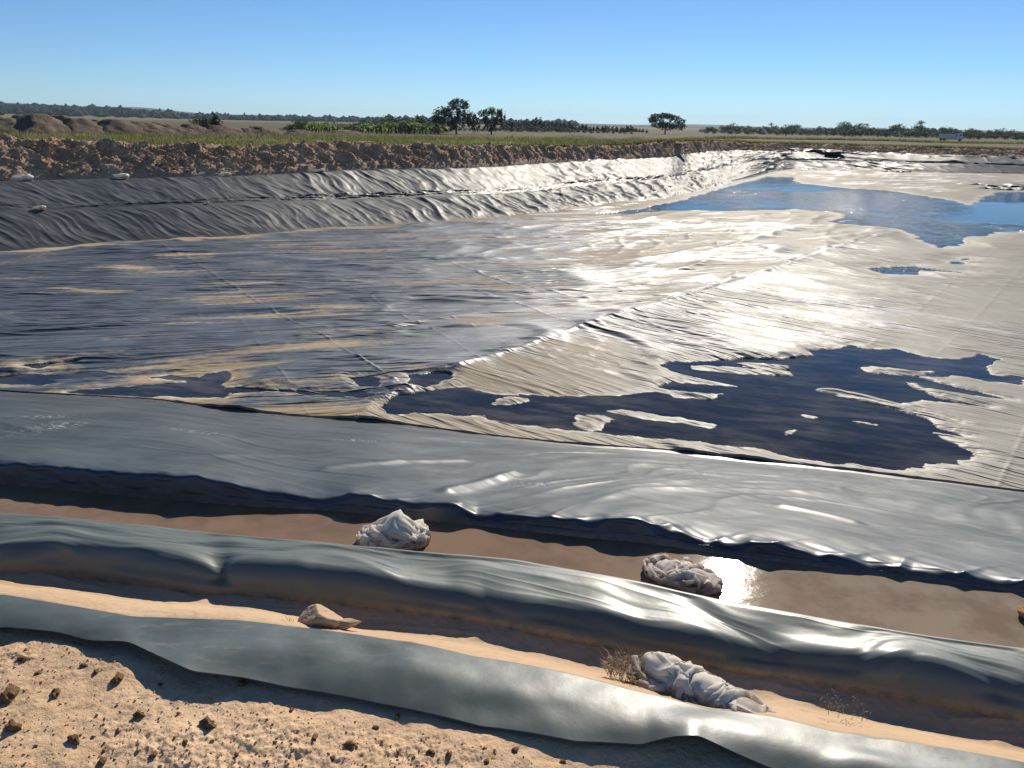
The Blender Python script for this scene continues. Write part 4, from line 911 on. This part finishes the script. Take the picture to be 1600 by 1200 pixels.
def trunk(L, H, r, seed, fork=.4):
    rr_ = np.random.RandomState(seed); V, Fc = [], []
    def add(a, b_):
        k = len(V); V.extend(a); Fc.extend([[i + k for i in f] for f in b_])
    f = (rr_.uniform(-.1, .1) * H * .3, 0, H * fork); add(*tube([(0, 0, -.5), (f[0] * .4, 0, f[2] * .5), f], [r, r * .8, r * .65]))
    for l in L:
        m = ((f[0] + l[0]) * .5 + rr_.uniform(-.1, .1) * H, (f[1] + l[1]) * .5, (f[2] + l[2]) * .5); add(*tube([f, m, (l[0], l[1], l[2] + l[5] * .5)], [r * .5, r * .35, r * .1], 5))
        for q in range(3): add(*tube([m, (l[0] + rr_.uniform(-.8, .8) * l[3], l[1], l[2] + rr_.uniform(-.2, .8) * l[5])], [r * .22, r * .06], 4))
    return V, Fc
def tree(name, L, n, size, H, tr_, mat, seed, **k):
    e = bpy.data.objects.new(name, None); V, Fc = leaves(L, n, size, seed, **k); mesh = raw_mesh('crown', V, Fc, mat, False); c = bpy.data.objects.new('crown', mesh); c.parent = e
    V, Fc = trunk(L, H, tr_, seed); t_ = bpy.data.objects.new('trunk', raw_mesh('trunk', V, Fc, M_bark)); t_.parent = e
    return e, [c, t_]
def place(pt, x, y, z, s, rz, lab, cat, grp=None, sz=None):
    e, ch = pt; c = e.copy(); C.objects.link(c); c.location = (x, y, z); c.rotation_euler = (0, 0, rz); c.scale = (s, s, sz or s); tag(c, lab, cat, grp)
    for q in ch: d = q.copy(); C.objects.link(d); d.parent = c
    return c
def plz(r): return float(plain_z(r))
def at_px(px, r):
    th = azel(px, 195)[0]; return r * math.sin(th), r * math.cos(th), plz(r), -th
def hpx(px, ptop, r):        # height of a thing standing at range r whose top is at the photo row ptop
    return EYE + azel(px, ptop)[1] * r - plz(r)
m = 1.0
# the two eucalypts and the umbrella tree, laid out in metres at their range
def lob(px0, r, items):
    s0 = r / F; th0 = azel(px0, 195)[0]; z0 = plz(r); out = []
    for px, py, rx, rz_ in items:
        h = EYE + azel(px, py)[1] * r - z0; out.append(((px - px0) * s0, RS.uniform(-1, 1) * rx * s0 * .5, h, rx * s0, rx * s0 * .9, rz_ * s0))
    return out
r = 250
L = lob(713, r, [(716, 163, 17, 8), (706, 175, 14, 9), (690, 178, 13, 10), (684, 190, 12, 9), (724, 180, 12, 8), (734, 187, 14, 10), (712, 192, 16, 10), (700, 197, 14, 8), (742, 198, 8, 8)])
place(tree('eucalyptus_tree', L, 8500, .34, 11, .35, M_euc, 601, gap=0.0), *at_px(713, r)[:3], 1, at_px(713, r)[3], 'tallest eucalyptus tree on the horizon, several dark crowns above the banana plants', 'tree')
L = lob(768, r, [(756, 178, 9, 6), (768, 174, 10, 6), (780, 178, 8, 7), (760, 187, 8, 5), (776, 189, 9, 6), (785, 186, 5, 6), (766, 198, 10, 7)])
place(tree('eucalyptus_tree', L, 4200, .32, 8, .28, M_euc, 603, gap=.05), *at_px(768, r)[:3], 1, at_px(768, r)[3], 'smaller open crowned eucalyptus tree just right of the tallest one', 'tree')
r = 420
L = lob(1040, r, [(1026, 184, 12, 5), (1038, 181, 13, 4), (1050, 184, 11, 4), (1060, 190, 9, 5), (1030, 194, 12, 6), (1044, 197, 14, 6), (1060, 198, 10, 5), (1020, 188, 7, 4)])
place(tree('umbrella_tree', L, 5200, .5, 10, .45, M_euc, 605, gap=-.05), *at_px(1040, r)[:3], 1, at_px(1040, r)[3], 'lone flat topped umbrella shaped tree standing right of the photo centre', 'tree')
# prototypes 1 m tall
def proto_round(seed, wide=1.0):
    rr_ = np.random.RandomState(seed); L = [(rr_.uniform(-.35, .35) * wide, rr_.uniform(-.3, .3), rr_.uniform(.3, .72), rr_.uniform(.18, .3) * wide, .25, rr_.uniform(.14, .24)) for _ in range(7)] + [(0, 0, .3, .4 * wide, .35, .28)]
    return tree('broadleaf_tree', L, 1500, .045, 1, .03, M_dark, seed)
def proto_spiky(seed):
    rr_ = np.random.RandomState(seed); L = [(rr_.uniform(-.07, .07), 0, z_, w_, w_, .13) for z_, w_ in ((.25, .22), (.42, .2), (.6, .15), (.76, .10), (.9, .05))]
    return tree('young_tree', L, 900, .045, 1, .02, M_dark, seed)
def banana(seed, mat):
    rr_ = np.random.RandomState(seed); V, Fc = [], []
    for k in range(16):
        a = rr_.rand() * 6.28; b0 = np.array([rr_.uniform(-.15, .15), rr_.uniform(-.15, .15), rr_.uniform(.25, .55)]); ln_ = rr_.uniform(.35, .6); el = rr_.uniform(.5, 1.3); w_ = np.array([-math.sin(a), math.cos(a), 0]) * .055
        prev = None
        for t_ in np.linspace(0, 1, 6):
            d = np.array([math.cos(a) * math.cos(el - t_ * 1.5), math.sin(a) * math.cos(el - t_ * 1.5), math.sin(el - t_ * 1.2)]); p = b0 + d * ln_ * t_; ww = w_ * math.sin(math.pi * min(.98, t_ * .9 + .08)); V += [p - ww, p + ww]
            if prev is not None: Fc.append([prev, prev + 1, len(V) - 1, len(V) - 2])
            prev = len(V) - 2
    e = bpy.data.objects.new('banana_plant', None); c = bpy.data.objects.new('crown', raw_mesh('crown', V, Fc, mat, False)); c.parent = e
    V, Fc = tube([(0, 0, -.1), (0, 0, .3), (.02, 0, .55)], [.035, .03, .02]); t_ = bpy.data.objects.new('trunk', raw_mesh('trunk', V, Fc, M_bark)); t_.parent = e
    return e, [c, t_]
def palm(seed):
    rr_ = np.random.RandomState(seed); V, Fc = [], []
    for k in range(26):
        a = rr_.rand() * 6.28; el = rr_.uniform(-.5, 1.2); prev = None
        for t_ in np.linspace(0, 1, 5):
            d = np.array([math.cos(a) * math.cos(el), math.sin(a) * math.cos(el), math.sin(el) - t_ * .6]); p = np.array([0, 0, .8]) + d * .24 * t_; w_ = np.array([-math.sin(a), math.cos(a), .3]) * .025 * math.sin(3.14 * (t_ * .9 + .06)); V += [p - w_, p + w_]
            if prev is not None: Fc.append([prev, prev + 1, len(V) - 1, len(V) - 2])
            prev = len(V) - 2
    e = bpy.data.objects.new('palm_tree', None); c = bpy.data.objects.new('crown', raw_mesh('crown', V, Fc, M_dark, False)); c.parent = e
    V, Fc = tube([(0, 0, -.05), (.01, 0, .4), (0, 0, .82)], [.02, .016, .014]); t_ = bpy.data.objects.new('trunk', raw_mesh('trunk', V, Fc, M_bark)); t_.parent = e
    return e, [c, t_]
PR = [proto_round(611 + k, 1.0 + .2 * k) for k in range(4)]; PS = [proto_spiky(631 + k) for k in range(3)]; BN = [banana(651 + k, M_ban) for k in range(3)]; PM = palm(671)
def line(profile_, x0, x1, step, rng, protos, lab, cat, grp, hj=.12, wj=(1, 1.4)):
    x = x0; xs_, ys_ = zip(*profile_)
    while x < x1:
        r = RS.uniform(*rng); pt = np.interp(x, xs_, ys_); h = hpx(x, pt, r) * (1 + RS.uniform(-hj, hj)); gx, gy, gz, rz_ = at_px(x, r)
        place(RS.choice(protos), gx, gy, gz - .02 * h, h * RS.uniform(*wj), RS.uniform(0, 6.28), lab, cat, grp, h); x += step * RS.uniform(.7, 1.3)
TLr = [(1060, 203), (1085, 202), (1110, 197), (1130, 196), (1150, 193), (1175, 198), (1200, 195), (1230, 193), (1260, 197), (1300, 196), (1335, 190), (1360, 197), (1400, 194), (1430, 195), (1450, 197), (1500, 198), (1550, 201), (1600, 203), (1720, 205)]
line(TLr, 1098, 1700, 8.5, (560, 640), PR, 'dark green broadleaf tree in the dense row along the right horizon', 'tree', 'trees of the right treeline', .22)
line([(x, y + 6) for x, y in TLr], 1105, 1700, 14, (470, 540), PR, 'lower rounded tree standing in front of the right treeline', 'tree', 'lower trees in front of the right treeline', .15, (1.3, 1.8))
TLm = [(785, 188), (800, 187), (838, 184), (850, 188), (900, 192), (940, 196), (985, 197), (1000, 201), (1025, 203), (1110, 204)]
line(TLm, 786, 1015, 5.5, (430, 500), PS, 'slender dark young tree in the row between the eucalyptus and umbrella tree', 'tree', 'young trees of the middle row', .16, (1.7, 2.4))
line([(690, 200), (760, 199), (785, 198)] + [(x, y + 8) for x, y in TLm[1:]], 690, 1100, 9, (380, 420), PR, 'low dark shrub below the middle row of young trees', 'shrub', 'low shrubs of the middle row', .2, (1.4, 2))
for px, pt_, r, lab in ((1438, 184, 540, 'shaggy palm rising above the right treeline, above the truck'), (1205, 189, 560, 'palm poking out of the right treeline left of its middle'), (986, 193, 450, 'thin lone palm left of the umbrella tree'), (838, 182, 450, 'pointed young palm sticking out of the middle row')):
    h = hpx(px, pt_, r); gx, gy, gz, rz_ = at_px(px, r); place(PM, gx, gy, gz, h * 1.2, 0, lab, 'palm', None, h)
TLb = [(440, 191), (470, 183), (500, 183), (540, 188), (560, 184), (600, 182), (615, 176), (640, 178), (668, 180), (690, 188), (760, 196)]
line([(x, y + 4) for x, y in TLb], 448, 700, 9, (255, 280), PR, 'dense dark green shrub in the thicket left of the tallest eucalyptus', 'shrub', 'shrubs of the thicket', .15, (1.3, 1.9))
line(TLb, 470, 690, 6.5, (225, 250), BN, 'light green banana plant with drooping leaves in the thicket', 'banana plant', 'banana plants of the thicket', .15, (1.0, 1.5))
for px, pt_, lab in ((638, 175, 'tallest banana plant, leaves standing up above the thicket'), (648, 180, 'tall banana plant just right of the tallest one'), (606, 178, 'tall banana plant at the left of the light green clump')):
    h = hpx(px, pt_, 235); gx, gy, gz, rz_ = at_px(px, 235); place(BN[1], gx, gy, gz, h, 1.1, lab, 'banana plant', 'banana plants of the thicket', h)
for px, pt_, lab in ((312, 182, 'low round dark bush behind the mounds, left of its pointed neighbour'), (338, 175, 'small pointed dark tree behind the soil mounds'), (328, 181, 'bush leaning against the small pointed tree behind the mounds')):
    h = hpx(px, pt_, 130); gx, gy, gz, rz_ = at_px(px, 130); place(PR[1] if pt_ > 176 else PS[0], gx, gy, gz, h * 1.3, 0, lab, 'bush', None, h)

# far wood on the rise, too dense to count
rr = np.random.RandomState(31); pts, sz = [], []
xs_, ys_ = zip(*HLp)
for i in range(7000):
    px = rr.uniform(-260, 900); u = rr.rand() ** .6; r = 1700 + (RH - 1700) * u; th = azel(px, 190)[0]
    zt = float(plain_z(r)) + max(0, np.interp(th, TH, hl) * RH + 1.5) * float(sst(1500, RH, r)); s = rr.uniform(4, 9) * (1 + .6 * (rr.rand() > .92)); pts.append((r * math.sin(th), r * math.cos(th), zt + s * .3)); sz.append(s)
b = NB('far_wood'); M_far = b.done(b.pbr(b.mix(b.ramp(b.noise(b.pos(), .05, 4), .4, .6), (.014, .024, .014), (.03, .042, .022)), .9, None, .1))
tag(scatter_blobs('far_woodland', pts, sz, M_far, 33, 1, 1.0), kind='stuff')

# ---- truck and shed far away
def box(V, Fc, x0, x1, y0, y1, z0, z1, taper=0.0):
    k = len(V); V += [(x0, y0, z0), (x1, y0, z0), (x1, y1, z0), (x0, y1, z0), (x0, y0, z1), (x1 - taper, y0, z1), (x1 - taper, y1, z1), (x0, y1, z1)]
    Fc += [[k + a for a in f] for f in ((0, 3, 2, 1), (4, 5, 6, 7), (0, 1, 5, 4), (1, 2, 6, 5), (2, 3, 7, 6), (3, 0, 4, 7))]
def boxes(name, L, mat, parent):
    V, Fc = [], []
    for a in L: box(V, Fc, *a)
    return mesh_obj(name, V, Fc, mat, parent, False)
b = NB('white_paint'); M_white = b.done(b.pbr((.72, .72, .72), .4)); b = NB('glass_dark'); M_glass = b.done(b.pbr((.03, .035, .04), .1)); b = NB('rubber'); M_rub = b.done(b.pbr((.02, .02, .02), .8)); b = NB('greywall'); M_gw = b.done(b.pbr((.6, .61, .62), .6))
r = 380; px = 1490; th = azel(px, 210)[0]; zz = EYE + azel(px, 217.5)[1] * r
e = empty('tipper_truck', (r * math.sin(th), r * math.cos(th), plz(r)), 'white truck with a long pale body parked on the plain before the right treeline', 'truck', None, -th)
dz = max(0, zz - plz(r)); dz = 0.0
boxes('cargo_body', [(-5.2, .9, -1.2, 1.2, 1.1, 2.6), (-5.3, -5.2, -1.25, 1.25, 1.0, 2.7), (.9, 1.0, -1.25, 1.25, 1.0, 2.9)], M_gw, e)
cab = boxes('cab', [(1.4, 3.8, -1.15, 1.15, .8, 1.9), (1.4, 3.5, -1.15, 1.15, 1.9, 3.0, .5)], M_white, e); boxes('windscreen', [(2.2, 3.0, -1.17, -1.151, 2.0, 2.7), (3.2, 3.40, -1.0, 1.0, 2.05, 2.6)], M_glass, e)
boxes('chassis', [(-5.0, 3.6, -.5, .5, .6, .95)], M_rub, e)
for wx in (-4.2, -3.0, 2.6):
    for wy in (-1.0, 1.0):
        V, Fc = [], []
        for k in range(16): a = 6.283 * k / 16; V += [(wx + .5 * math.cos(a), wy - .15, .5 + .5 * math.sin(a)), (wx + .5 * math.cos(a), wy + .15, .5 + .5 * math.sin(a))]
        V += [(wx, wy - .15, .5), (wx, wy + .15, .5)]
        me = bpy.data.meshes.new('wheel'); me.from_pydata(V, [], [[2 * k, (2 * k + 2) % 32, (2 * k + 3) % 32, 2 * k + 1] for k in range(16)] + [[2 * k, 32, (2 * k + 2) % 32] for k in range(16)] + [[2 * k + 1, (2 * k + 3) % 32, 33] for k in range(16)])
        me.materials.append(M_rub); wo = bpy.data.objects.new('wheel', me); C.objects.link(wo); wo.parent = e
r = 520; px = 1193; th = azel(px, 205)[0]
e = empty('shed', (r * math.sin(th), r * math.cos(th), plz(r)), 'tiny white shed with a sloping roof before the right treeline, right of the umbrella tree', 'shed', None, -th)
boxes('wall', [(-1.7, 1.7, -1.5, 1.5, -.3, 1.7)], M_white, e); boxes('roof', [(-1.9, 1.9, -1.8, 1.8, 1.7, 1.9)], M_gw, e); boxes('door', [(-.5, .5, -1.53, -1.503, 0, 1.5)], M_glass, e)

# ---- air
HAZE = 7.0e-5
if HAZE:
    b = NB('haze'); v = b.n('ShaderNodeVolumePrincipled'); v.inputs['Density'].default_value = HAZE; v.inputs['Color'].default_value = (.60, .80, 1, 1); v.inputs['Anisotropy'].default_value = .2
    b.l(v.outputs[0], b.out.inputs['Volume']); V, Fc = [], []
    box(V, Fc, -9300, 9300, -60, 9300, -5, 110); o = mesh_obj('haze', V, Fc, b.m, None, False); tag(o, kind='stuff')
